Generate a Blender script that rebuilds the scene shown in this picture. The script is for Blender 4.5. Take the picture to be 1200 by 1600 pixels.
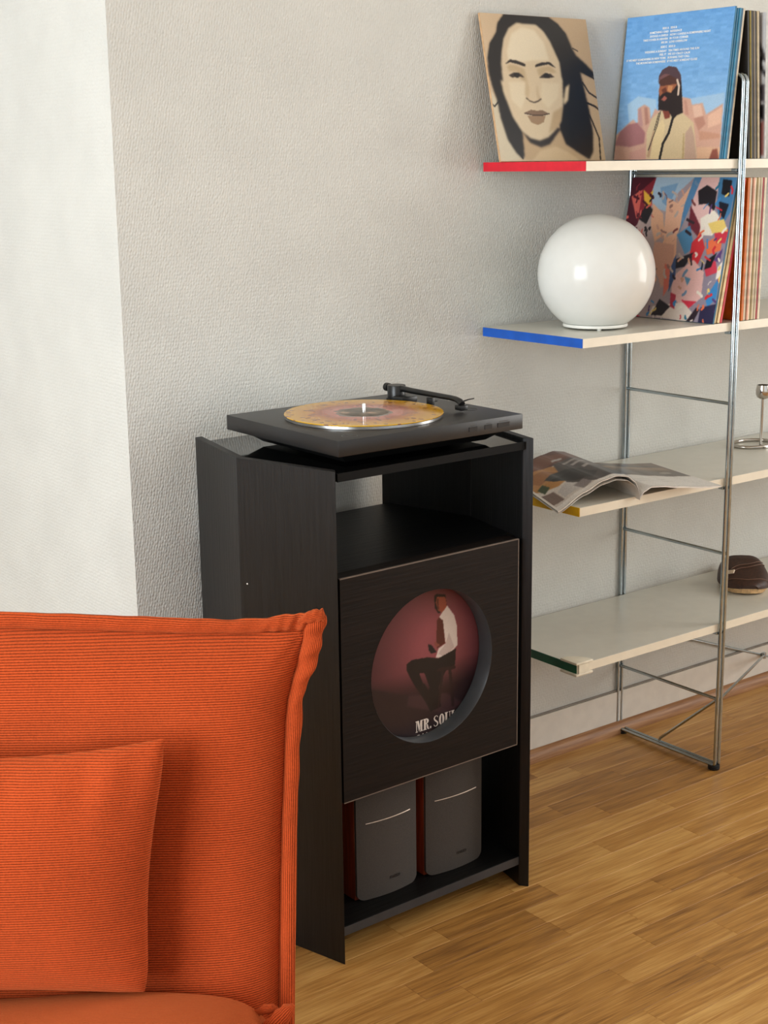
import bpy, bmesh, math, random
import numpy as np
from mathutils import Vector, Matrix

for o in list(bpy.data.objects):
    bpy.data.objects.remove(o, do_unlink=True)
scene = bpy.context.scene
COL = scene.collection
R = math.radians

# ------------------------------------------------------------------ camera
F_PX, YAW, PITCH, ROLL = 2305.63, 0.6505, 0.2325, -0.0127
cam_data = bpy.data.cameras.new('camera')
cam_data.sensor_fit = 'VERTICAL'
cam_data.sensor_height = 36.0
cam_data.lens = F_PX / 1600.0 * 36.0
cam_data.clip_start = 0.05
cam = bpy.data.objects.new('camera', cam_data)
COL.objects.link(cam)
_fw = Vector((math.sin(YAW) * math.cos(PITCH), math.cos(YAW) * math.cos(PITCH), -math.sin(PITCH)))
_rt = Vector((math.cos(YAW), -math.sin(YAW), 0))
_up = _rt.cross(_fw)
_r2 = _rt * math.cos(ROLL) + _up * math.sin(ROLL)
_u2 = -_rt * math.sin(ROLL) + _up * math.cos(ROLL)
cam.matrix_world = Matrix(((_r2.x, _u2.x, -_fw.x, 0.0), (_r2.y, _u2.y, -_fw.y, -2.5101), (_r2.z, _u2.z, -_fw.z, 1.4473), (0, 0, 0, 1)))
scene.camera = cam

# ------------------------------------------------------------------ world, light, exposure
scene.view_settings.view_transform = 'Standard'
scene.view_settings.look = 'None'
scene.view_settings.gamma = 1.0
scene.view_settings.use_curve_mapping = False
scene.view_settings.exposure = -0.05

world = bpy.data.worlds.new('daylight')
scene.world = world
world.use_nodes = True
world.node_tree.nodes['Background'].inputs[0].default_value = (0.80, 0.90, 1.0, 1)
world.node_tree.nodes['Background'].inputs[1].default_value = 1.0

def area_light(name, loc, rot, sx, sy, power, col):
    d = bpy.data.lights.new(name, 'AREA')
    d.shape = 'RECTANGLE'
    d.size, d.size_y, d.energy, d.color = sx, sy, power, col
    o = bpy.data.objects.new(name, d)
    o.location, o.rotation_euler = loc, rot
    COL.objects.link(o)
    return o
# daylight from the left and right windows, plus two added fills (all face inwards)
area_light('window_daylight_left', (-2.36, -1.45, 1.55), (0, R(-90), 0), 2.00, 2.10, 172.0, (0.88, 0.955, 1.0))
area_light('fill_light_bay', (0.35, 2.36, 1.55), (R(90), 0, 0), 1.50, 2.00, 34.0, (0.88, 0.955, 1.0))  # added fill in an unseen far window, brightens the cabinet's left side
area_light('window_daylight_right', (5.16, -2.2, 1.55), (0, R(90), 0), 2.00, 1.56, 68.0, (1.0, 0.965, 0.91))
area_light('fill_light_behind', (2.3, -4.96, 1.70), (R(90), 0, R(180)), 3.60, 1.70, 148.0, (1.0, 0.985, 0.95))  # added fill in an unseen window behind the camera, evens out the light

# ------------------------------------------------------------------ helpers
def tag(o, label=None, cat=None, group=None, kind=None):
    if label: o['label'] = label
    if cat: o['category'] = cat
    if group: o['group'] = group
    if kind: o['kind'] = kind
    return o

def empty(name, loc=(0, 0, 0), rz=0.0, label=None, cat=None, group=None):
    o = bpy.data.objects.new(name, None)
    o.empty_display_size = 0.05
    o.location = loc
    o.rotation_euler = (0, 0, rz)
    COL.objects.link(o)
    return tag(o, label, cat, group)

def link_mesh(name, me, mat, parent=None, sharp=35):
    if mat is not None:
        me.materials.clear(); me.materials.append(mat)
    if sharp:
        for p in me.polygons: p.use_smooth = True
        me.set_sharp_from_angle(angle=R(sharp))
    o = bpy.data.objects.new(name, me)
    COL.objects.link(o)
    if parent is not None: o.parent = parent
    return o

class MB:
    """collects simple shapes into one bmesh, then builds one mesh object"""
    def __init__(self): self.bm = bmesh.new()
    def box(self, x0, x1, y0, y1, z0, z1, bev=0.0, seg=2):
        return self.prism([(x0, y0), (x1, y0), (x1, y1), (x0, y1)], z0, z1, bev, seg)
    def prism(self, pts, z0, z1, bev=0.0, seg=2):
        b = self.bm if not bev else bmesh.new()
        lo = [b.verts.new((p[0], p[1], z0)) for p in pts]
        hi = [b.verts.new((p[0], p[1], z1)) for p in pts]
        n = len(pts)
        b.faces.new(lo[::-1]); b.faces.new(hi)
        for i in range(n):
            b.faces.new((lo[i], lo[(i + 1) % n], hi[(i + 1) % n], hi[i]))
        if bev:
            bmesh.ops.bevel(b, geom=b.edges[:], offset=bev, segments=seg, profile=0.5, affect='EDGES')
            me = bpy.data.meshes.new('tmp'); b.to_mesh(me); b.free()
            self.bm.from_mesh(me); bpy.data.meshes.remove(me)
        return self
    def prism_y(self, pts, y0, y1):           # polygon in (x, z), extruded along y; pts counter-clockwise seen from -y
        b = self.bm
        f = [b.verts.new((p[0], y0, p[1])) for p in pts]
        k = [b.verts.new((p[0], y1, p[1])) for p in pts]
        n = len(pts)
        b.faces.new(f); b.faces.new(k[::-1])
        for i in range(n):
            b.faces.new((f[(i + 1) % n], f[i], k[i], k[(i + 1) % n]))
        return self
    def tube(self, pts, r, seg=10, caps=True):
        pts = [Vector(p) for p in pts]
        rs = r if isinstance(r, (list, tuple)) else [r] * len(pts)
        rings, prev = [], None
        for i, p in enumerate(pts):
            t = (pts[min(i + 1, len(pts) - 1)] - pts[max(i - 1, 0)]).normalized()
            if prev is None:
                a = Vector((0, 0, 1)) if abs(t.z) < 0.9 else Vector((1, 0, 0))
                n = t.cross(a).normalized()
            else:
                n = (prev - t * prev.dot(t)).normalized()
            prev = n
            bb = t.cross(n)
            rings.append([self.bm.verts.new(p + (n * math.cos(2 * math.pi * k / seg) + bb * math.sin(2 * math.pi * k / seg)) * rs[i]) for k in range(seg)])
        for a, c in zip(rings, rings[1:]):
            for k in range(seg):
                self.bm.faces.new((a[k], a[(k + 1) % seg], c[(k + 1) % seg], c[k]))
        if caps:
            self.bm.faces.new(rings[0][::-1]); self.bm.faces.new(rings[-1])
        return self
    def lathe(self, prof, seg=48, cx=0.0, cy=0.0, cz=0.0):   # profile [(r, z)...]
        rings = []
        for r, z in prof:
            if r < 1e-6: rings.append([self.bm.verts.new((cx, cy, cz + z))])
            else: rings.append([self.bm.verts.new((cx + r * math.cos(2 * math.pi * k / seg), cy + r * math.sin(2 * math.pi * k / seg), cz + z)) for k in range(seg)])
        for a, c in zip(rings, rings[1:]):
            for k in range(seg):
                k2 = (k + 1) % seg
                if len(a) == 1 and len(c) == 1: continue
                if len(a) == 1: self.bm.faces.new((a[0], c[k2], c[k]))
                elif len(c) == 1: self.bm.faces.new((a[k], a[k2], c[0]))
                else: self.bm.faces.new((a[k], a[k2], c[k2], c[k]))
        return self
    def grid(self, fn, nu, nv, wrap=False):
        V = [[self.bm.verts.new(fn(i / nu, j / nv)) for j in range(nv + 1)] for i in range(nu + 1)]
        for i in range(nu):
            for j in range(nv):
                self.bm.faces.new((V[i][j], V[i + 1][j], V[i + 1][j + 1], V[i][j + 1]))
        return self
    def mesh(self, name):
        bmesh.ops.remove_doubles(self.bm, verts=self.bm.verts[:], dist=1e-6)
        bmesh.ops.recalc_face_normals(self.bm, faces=self.bm.faces[:])
        me = bpy.data.meshes.new(name)
        self.bm.to_mesh(me); self.bm.free()
        return me
    def build(self, name, mat, parent=None, sharp=35):
        return link_mesh(name, self.mesh(name), mat, parent, sharp)

# ---- node materials
def srgb(c):
    return tuple((x / 12.92 if x <= 0.04045 else ((x + 0.055) / 1.055) ** 2.4) for x in (v / 255.0 for v in c))
def rgba(c): return srgb(c) + (1.0,)

class NT:
    def __init__(self, name):
        self.m = bpy.data.materials.new(name); self.m.use_nodes = True
        self.t = self.m.node_tree
        self.p = self.t.nodes['Principled BSDF']
    def n(self, kind, **kw):
        nd = self.t.nodes.new(kind)
        for k, v in kw.items(): setattr(nd, k, v)
        return nd
    def l(self, a, b): self.t.links.new(a, b)
    def math(self, op, a, b=None):
        nd = self.n('ShaderNodeMath', operation=op)
        for i, v in enumerate((a, b)):
            if v is None: continue
            if isinstance(v, (int, float)): nd.inputs[i].default_value = v
            else: self.l(v, nd.inputs[i])
        return nd.outputs[0]
    def ramp(self, fac, stops):
        nd = self.n('ShaderNodeValToRGB')
        e = nd.color_ramp.elements
        while len(e) < len(stops): e.new(0.5)
        for el, (pos, c) in zip(e, stops): el.position = pos; el.color = rgba(c)
        self.l(fac, nd.inputs[0])
        return nd.outputs[0]
    def bump(self, height, strength, dist):
        b = self.n('ShaderNodeBump')
        b.inputs['Strength'].default_value = strength; b.inputs['Distance'].default_value = dist
        self.l(height, b.inputs['Height']); self.l(b.outputs[0], self.p.inputs['Normal'])
    def mapping(self, src, scale=(1, 1, 1), rot=(0, 0, 0), loc=(0, 0, 0)):
        mp = self.n('ShaderNodeMapping')
        mp.inputs['Scale'].default_value = scale; mp.inputs['Rotation'].default_value = rot; mp.inputs['Location'].default_value = loc
        self.l(src, mp.inputs[0]); return mp.outputs[0]

def plain(name, c, rough=0.5, metal=0.0, spec=0.5, noise=0.04, scale=30.0):
    n = NT(name)
    tc = n.n('ShaderNodeTexCoord')
    nz = n.n('ShaderNodeTexNoise'); nz.inputs['Scale'].default_value = scale
    n.l(tc.outputs['Object'], nz.inputs['Vector'])
    lo = tuple(max(0, v * (1 - noise)) for v in c); hi = tuple(min(255, v * (1 + noise)) for v in c)
    n.l(n.ramp(nz.outputs['Fac'], [(0.35, lo), (0.65, hi)]), n.p.inputs['Base Color'])
    n.p.inputs['Roughness'].default_value = rough; n.p.inputs['Metallic'].default_value = metal
    n.p.inputs['Specular IOR Level'].default_value = spec
    return n.m

def black_wood(name, lo, hi, axis='z', rough=0.45):
    n = NT(name)
    tc = n.n('ShaderNodeTexCoord')
    sc = {'z': (90, 90, 5), 'x': (5, 90, 90)}[axis]
    nz = n.n('ShaderNodeTexNoise'); nz.inputs['Scale'].default_value = 2.0; nz.inputs['Detail'].default_value = 5.0
    n.l(n.mapping(tc.outputs['Object'], sc), nz.inputs['Vector'])
    n.l(n.ramp(nz.outputs['Fac'], [(0.35, lo), (0.7, hi)]), n.p.inputs['Base Color'])
    n.p.inputs['Roughness'].default_value = rough
    n.bump(nz.outputs['Fac'], 0.5, 0.0012)
    return n.m

def wallpaper(name, c, strength):
    n = NT(name)
    g = n.n('ShaderNodeNewGeometry')
    sx = n.n('ShaderNodeSeparateXYZ'); n.l(g.outputs['Position'], sx.inputs[0])
    a = n.math('ADD', sx.outputs['X'], sx.outputs['Y'])
    a2 = n.math('SUBTRACT', a, n.math('MULTIPLY', sx.outputs['Z'], 0.20))
    cb = n.n('ShaderNodeCombineXYZ')
    n.l(n.math('MULTIPLY', a2, 1.0), cb.inputs[0]); n.l(n.math('MULTIPLY', sx.outputs['Z'], 0.80), cb.inputs[1])
    vo = n.n('ShaderNodeTexVoronoi', feature='F1'); vo.inputs['Scale'].default_value = 178.0; vo.inputs['Randomness'].default_value = 0.40
    n.l(cb.outputs[0], vo.inputs['Vector'])
    nz = n.n('ShaderNodeTexNoise'); nz.inputs['Scale'].default_value = 7.0; nz.inputs['Detail'].default_value = 4.0
    n.l(g.outputs['Position'], nz.inputs['Vector'])
    h = n.math('SUBTRACT', 1.0, vo.outputs['Distance'])
    n.bump(n.math('ADD', h, n.math('MULTIPLY', nz.outputs['Fac'], 0.6)), strength, 0.0026)
    lo = tuple(v * 0.985 for v in c); hi = tuple(min(255, v * 1.012) for v in c)
    n.l(n.ramp(nz.outputs['Fac'], [(0.35, lo), (0.65, hi)]), n.p.inputs['Base Color'])
    n.p.inputs['Roughness'].default_value = 0.62
    n.p.inputs['Specular IOR Level'].default_value = 0.35
    return n.m

def oak_strip(name):
    n = NT(name)
    g = n.n('ShaderNodeNewGeometry'); oi = n.n('ShaderNodeObjectInfo')
    rnd = n.math('FRACT', n.math('ADD', oi.outputs['Random'], g.outputs['Random Per Island']))
    sx = n.n('ShaderNodeSeparateXYZ'); n.l(g.outputs['Position'], sx.inputs[0])
    cb = n.n('ShaderNodeCombineXYZ')
    n.l(n.math('ADD', sx.outputs['X'], n.math('MULTIPLY', rnd, 37.0)), cb.inputs[0])
    n.l(n.math('ADD', sx.outputs['Y'], n.math('MULTIPLY', rnd, 11.0)), cb.inputs[1])
    n.l(n.math('MULTIPLY', rnd, 53.0), cb.inputs[2])
    warp = n.n('ShaderNodeTexNoise'); warp.inputs['Scale'].default_value = 1.0; warp.inputs['Detail'].default_value = 2.0
    n.l(n.mapping(cb.outputs[0], (5, 14, 1)), warp.inputs['Vector'])
    # cathedral figure: bands across the strip, bent by the warp
    band = n.n('ShaderNodeTexNoise'); band.inputs['Scale'].default_value = 1.0; band.inputs['Detail'].default_value = 3.0
    band.inputs['Distortion'].default_value = 0.9
    n.l(n.mapping(cb.outputs[0], (3.2, 110, 1)), band.inputs['Vector'])
    fine = n.n('ShaderNodeTexNoise'); fine.inputs['Scale'].default_value = 1.0; fine.inputs['Detail'].default_value = 4.0
    n.l(n.mapping(cb.outputs[0], (14, 420, 1)), fine.inputs['Vector'])
    # contour lines of a slow, stretched noise give the flame figure of flat-sawn oak
    slow = n.n('ShaderNodeTexNoise'); slow.inputs['Scale'].default_value = 1.0; slow.inputs['Detail'].default_value = 1.5
    n.l(n.mapping(cb.outputs[0], (1.5, 15, 1)), slow.inputs['Vector'])
    flame = n.math('SINE', n.math('MULTIPLY', slow.outputs['Fac'], 48.0))
    f = n.math('ADD', n.math('MULTIPLY', band.outputs['Fac'], 0.42), n.math('MULTIPLY', fine.outputs['Fac'], 0.50))
    f = n.math('ADD', f, n.math('MULTIPLY', flame, 0.045))
    f = n.math('ADD', f, n.math('MULTIPLY', n.math('SUBTRACT', warp.outputs['Fac'], 0.5), 0.20))
    f = n.math('ADD', f, n.math('MULTIPLY', n.math('SUBTRACT', rnd, 0.5), 0.22))
    n.l(n.ramp(f, [(0.20, (124, 84, 42)), (0.46, (178, 128, 65)), (0.72, (214, 168, 99))]), n.p.inputs['Base Color'])
    n.p.inputs['Roughness'].default_value = 0.36
    n.p.inputs['Specular IOR Level'].default_value = 0.4
    n.bump(fine.outputs['Fac'], 0.12, 0.0006)
    return n.m

def corduroy(name, dark, light, period=0.0032):
    """ribs run along u of the UV map; v counts metres across the ribs"""
    n = NT(name)
    uv = n.n('ShaderNodeUVMap'); sp = n.n('ShaderNodeSeparateXYZ'); n.l(uv.outputs[0], sp.inputs[0])
    tc = n.n('ShaderNodeTexCoord')
    nz = n.n('ShaderNodeTexNoise'); nz.inputs['Scale'].default_value = 9.0; nz.inputs['Detail'].default_value = 5.0
    n.l(tc.outputs['Object'], nz.inputs['Vector'])
    fz = n.n('ShaderNodeTexNoise'); fz.inputs['Scale'].default_value = 420.0; fz.inputs['Detail'].default_value = 2.0
    n.l(tc.outputs['Object'], fz.inputs['Vector'])
    v = n.math('ADD', n.math('DIVIDE', sp.outputs[1], period), n.math('MULTIPLY', nz.outputs['Fac'], 0.8))
    rib = n.math('ABSOLUTE', n.math('SINE', n.math('MULTIPLY', v, math.pi)))
    rib = n.math('POWER', rib, 0.7)
    f = n.math('ADD', n.math('MULTIPLY', rib, 0.72), n.math('MULTIPLY', nz.outputs['Fac'], 0.30))
    f = n.math('ADD', f, n.math('MULTIPLY', n.math('SUBTRACT', fz.outputs['Fac'], 0.5), 0.5))
    n.l(n.ramp(f, [(0.15, dark), (0.95, light)]), n.p.inputs['Base Color'])
    n.p.inputs['Roughness'].default_value = 0.95
    n.p.inputs['Specular IOR Level'].default_value = 0.1
    n.p.inputs['Sheen Weight'].default_value = 0.35
    n.p.inputs['Sheen Tint'].default_value = rgba((255, 150, 90))
    n.bump(n.math('ADD', rib, n.math('MULTIPLY', fz.outputs['Fac'], 0.35)), 0.8, 0.0011)
    return n.m

def print_mat(name, rough=0.35):
    n = NT(name)
    at = n.n('ShaderNodeAttribute', attribute_name='ink')
    n.l(at.outputs['Color'], n.p.inputs['Base Color'])
    n.p.inputs['Roughness'].default_value = rough
    n.p.inputs['Specular IOR Level'].default_value = 0.35
    return n.m

# ---- flat print: a fine grid whose vertices carry ink colours computed here
def paint(w, h, bg, ops, grain=0.03, seed=1, blur=1):
    rng = np.random.default_rng(seed)
    v, u = np.meshgrid(np.linspace(0, 1, h), np.linspace(0, 1, w), indexing='ij')
    img = np.array(bg(u, v) if callable(bg) else np.broadcast_to(np.array(bg, float), (h, w, 3)), float).copy()
    def soften(a, times):
        for _ in range(times):
            p = np.pad(a, ((1, 1), (1, 1), (0, 0)), mode='edge')
            a = (p[1:-1, 1:-1] * 2 + p[:-2, 1:-1] + p[2:, 1:-1] + p[1:-1, :-2] + p[1:-1, 2:]) / 6
        return a
    for op in ops:
        if op[0] == 'B':
            img = soften(img, op[1]); continue
        c = np.array(op[1], float)
        if op[0] == 'P':
            pts = op[2]; m = np.zeros((h, w), bool)
            for (x0, y0), (x1, y1) in zip(pts, pts[1:] + pts[:1]):
                if y0 == y1: continue
                cond = ((y0 > v) != (y1 > v)) & (u < (x1 - x0) * (v - y0) / (y1 - y0) + x0)
                m ^= cond
        elif op[0] == 'L':
            pts = op[2]; m = np.zeros((h, w), bool)
            for (x0, y0), (x1, y1) in zip(pts, pts[1:]):
                dx, dy = x1 - x0, y1 - y0
                t = np.clip(((u - x0) * dx + (v - y0) * dy) / (dx * dx + dy * dy + 1e-12), 0, 1)
                m |= (u - x0 - t * dx) ** 2 + (v - y0 - t * dy) ** 2 < (op[3] / 2) ** 2
        else:
            m = ((u - op[2][0]) / op[3][0]) ** 2 + ((v - op[2][1]) / op[3][1]) ** 2 < 1
        img[m] = c
    img = soften(img, blur)
    img *= 1 + grain * rng.standard_normal((h, w, 1))
    img = np.clip(img, 0, 255) / 255.0
    return np.where(img <= 0.04045, img / 12.92, ((img + 0.055) / 1.055) ** 2.4)

def ink_grid(name, pos, ink, mat, parent):
    """pos: (h, w, 3) vertex positions, ink: (h, w, 3) linear colours; first row is the top of the print"""
    h, w = ink.shape[:2]
    me = bpy.data.meshes.new(name)
    idx = np.arange(h * w).reshape(h, w)
    q = np.stack([idx[1:, :-1], idx[1:, 1:], idx[:-1, 1:], idx[:-1, :-1]], -1).reshape(-1, 4)
    nq = len(q)
    me.vertices.add(h * w); me.vertices.foreach_set('co', np.ascontiguousarray(pos, np.float32).ravel())
    me.loops.add(nq * 4); me.loops.foreach_set('vertex_index', q.astype(np.int32).ravel())
    me.polygons.add(nq); me.polygons.foreach_set('loop_start', (np.arange(nq) * 4).astype(np.int32))
    me.update(calc_edges=True)
    at = me.color_attributes.new('ink', 'FLOAT_COLOR', 'POINT')
    at.data.foreach_set('color', np.concatenate([ink, np.ones((h, w, 1))], -1).astype(np.float32).ravel())
    me.polygons.foreach_set('use_smooth', np.ones(nq, bool))
    return link_mesh(name, me, mat, parent, sharp=0)

def flat_ink(name, W, H, y, ink, mat, parent, inset=0.0005):
    h, w = ink.shape[:2]
    x = np.linspace(inset, W - inset, w)[None, :].repeat(h, 0)
    z = np.linspace(H - inset, inset, h)[:, None].repeat(w, 1)
    return ink_grid(name, np.stack([x, np.full_like(x, y), z], -1), ink, mat, parent)

def add_uv(me, fn):
    uvl = me.uv_layers.new(name='UVMap')
    for lp in me.loops:
        uvl.data[lp.index].uv = fn(me.vertices[lp.vertex_index].co)

def text_mesh(txt, size, align='LEFT', bold=0.0, extrude=0.0002):
    cu = bpy.data.curves.new('lettering', 'FONT')
    cu.body = txt; cu.size = size; cu.align_x = align; cu.offset = bold; cu.extrude = extrude
    cu.resolution_u = 2
    ob = bpy.data.objects.new('tmp_text', cu); COL.objects.link(ob)
    bpy.context.view_layer.update()
    me = bpy.data.meshes.new_from_object(ob.evaluated_get(bpy.context.evaluated_depsgraph_get()))
    bpy.data.objects.remove(ob, do_unlink=True); bpy.data.curves.remove(cu)
    return me
def join_meshes(items):
    """items: [(mesh, Matrix)] -> one mesh"""
    b = bmesh.new()
    for me, M in items:
        me.transform(M); b.from_mesh(me); bpy.data.meshes.remove(me)
    out = bpy.data.meshes.new('lettering'); b.to_mesh(out); b.free()
    return out

# flat artwork of the printed covers, in cover coordinates (0..1)
PORTRAIT = [
    ('P', (206, 194, 168), [(-0.005, 0.513), (0.099, 0.683), (0.181, 0.99), (-0.0, 1.0), (-0.004, 0.767)]),
    ('P', (20, 16, 15), [(0.218, 0.0), (0.15, 0.065), (0.128, 0.126), (0.053, 0.205), (0.015, 0.3), (0.005, 0.394), (0.02, 0.496), (0.045, 0.581), (0.056, 0.708), (0.092, 0.853), (0.155, 0.947), (0.204, 0.987), (0.25, 0.923), (0.25, 0.794), (0.209, 0.7), (0.373, 0.422), (0.608, 0.418), (0.594, 0.787), (0.631, 0.884), (0.729, 0.938), (0.84, 0.993), (0.887, 0.94), (0.91, 0.815), (0.908, 0.663), (0.88, 0.449), (0.869, 0.377), (0.973, 0.411), (1.031, 0.401), (0.94, 0.322), (0.853, 0.261), (0.825, 0.218), (0.783, 0.112), (0.711, 0.043), (0.635, 0.002)]),
    ('P', (188, 160, 124), [(0.234, 0.79), (0.22, 0.993), (0.833, 0.998), (0.729, 0.938), (0.631, 0.884), (0.595, 0.783)]),
    ('P', (206, 180, 142), [(0.294, 0.994), (0.742, 0.998), (0.633, 0.937), (0.521, 0.9), (0.374, 0.933)]),
    ('P', (32, 24, 20), [(0.223, 0.785), (0.293, 0.874), (0.391, 0.906), (0.477, 0.884), (0.6, 0.778), (0.568, 0.77), (0.391, 0.838), (0.282, 0.803)]),
    ('P', (214, 194, 160), [(0.102, 0.444), (0.121, 0.46), (0.148, 0.597), (0.127, 0.589), (0.109, 0.529)]),
    ('P', (214, 194, 160), [(0.75, 0.46), (0.703, 0.487), (0.669, 0.576), (0.668, 0.613), (0.712, 0.58)]),
    ('P', (212, 192, 160), [(0.242, 0.092), (0.18, 0.167), (0.147, 0.254), (0.127, 0.34), (0.121, 0.443), (0.129, 0.589), (0.164, 0.7), (0.227, 0.794), (0.298, 0.844), (0.387, 0.862), (0.473, 0.839), (0.566, 0.778), (0.62, 0.726), (0.657, 0.62), (0.685, 0.452), (0.681, 0.31), (0.619, 0.17), (0.57, 0.101), (0.507, 0.058), (0.402, 0.057), (0.323, 0.051)]),
    ('P', (226, 212, 184), [(0.263, 0.13), (0.197, 0.253), (0.197, 0.313), (0.356, 0.318), (0.439, 0.307), (0.581, 0.304), (0.556, 0.181), (0.477, 0.096), (0.363, 0.083)]),
    ('P', (222, 206, 176), [(0.172, 0.46), (0.174, 0.58), (0.252, 0.648), (0.313, 0.561), (0.332, 0.457)]),
    ('P', (220, 203, 172), [(0.483, 0.455), (0.45, 0.577), (0.509, 0.638), (0.618, 0.559), (0.648, 0.461)]),
    ('P', (186, 160, 124), [(0.551, 0.664), (0.478, 0.813), (0.365, 0.855), (0.567, 0.774), (0.621, 0.721), (0.652, 0.62)]),
    ('P', (190, 166, 130), [(0.176, 0.356), (0.21, 0.339), (0.271, 0.346), (0.338, 0.37), (0.332, 0.457), (0.289, 0.441), (0.264, 0.389), (0.195, 0.39)]),
    ('P', (190, 166, 130), [(0.452, 0.368), (0.502, 0.35), (0.586, 0.339), (0.638, 0.382), (0.601, 0.391), (0.544, 0.379), (0.466, 0.42)]),
    ('P', (200, 176, 140), [(0.344, 0.388), (0.307, 0.544), (0.332, 0.587), (0.357, 0.509)]),
    ('P', (196, 172, 138), [(0.435, 0.464), (0.438, 0.543), (0.46, 0.573), (0.425, 0.586), (0.418, 0.526)]),
    ('B', 7),
    ('P', (20, 16, 15), [(0.218, 0.0), (0.15, 0.065), (0.128, 0.126), (0.053, 0.205), (0.018, 0.3), (0.032, 0.428), (0.116, 0.341), (0.146, 0.254), (0.178, 0.167), (0.236, 0.092), (0.324, 0.045), (0.403, 0.053), (0.508, 0.053), (0.576, 0.098), (0.629, 0.17), (0.687, 0.31), (0.783, 0.112), (0.711, 0.043), (0.635, 0.002)]),
    ('B', 1),
    ('P', (38, 30, 26), [(0.162, 0.341), (0.215, 0.307), (0.277, 0.313), (0.351, 0.334), (0.348, 0.353), (0.273, 0.335), (0.212, 0.326)]),
    ('P', (38, 30, 26), [(0.446, 0.337), (0.507, 0.32), (0.585, 0.314), (0.639, 0.355), (0.57, 0.33), (0.504, 0.341), (0.443, 0.353)]),
    ('P', (60, 48, 40), [(0.182, 0.416), (0.228, 0.397), (0.285, 0.397), (0.328, 0.427), (0.28, 0.423), (0.211, 0.43)]),
    ('P', (60, 48, 40), [(0.465, 0.425), (0.511, 0.398), (0.577, 0.394), (0.61, 0.418), (0.559, 0.426), (0.5, 0.425)]),
    ('E', (22, 18, 16), (0.257, 0.413), (0.028, 0.017)),
    ('E', (22, 18, 16), (0.538, 0.41), (0.029, 0.018)),
    ('L', (60, 46, 36), [(0.317, 0.568), (0.343, 0.587), (0.382, 0.598), (0.424, 0.588), (0.453, 0.572)], 0.008),
    ('B', 1),
    ('P', (128, 100, 78), [(0.277, 0.67), (0.344, 0.648), (0.401, 0.654), (0.448, 0.65), (0.511, 0.673), (0.441, 0.689), (0.349, 0.687)]),
    ('P', (156, 126, 96), [(0.302, 0.689), (0.474, 0.689), (0.448, 0.733), (0.389, 0.753), (0.331, 0.736)]),
    ('L', (70, 52, 42), [(0.277, 0.672), (0.349, 0.684), (0.442, 0.686), (0.511, 0.673)], 0.007),
    ('L', (20, 16, 15), [(0.826, 0.209), (0.877, 0.229)], 0.006),
    ('L', (20, 16, 15), [(0.86, 0.36), (1.02, 0.429), (1.029, 0.447)], 0.012),
    ('L', (20, 16, 15), [(0.88, 0.449), (0.928, 0.52), (1.025, 0.569)], 0.012),
    ('L', (20, 16, 15), [(0.89, 0.592), (0.972, 0.618), (1.021, 0.654)], 0.014),
    ('L', (20, 16, 15), [(0.905, 0.681), (0.967, 0.843), (0.951, 0.995)], 0.012),
    ('L', (20, 16, 15), [(-0.01, 0.606), (0.014, 0.63), (0.053, 0.598)], 0.007),
    ('L', (20, 16, 15), [(0.128, 0.811), (0.149, 0.913), (0.205, 0.982)], 0.01),
]
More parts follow.
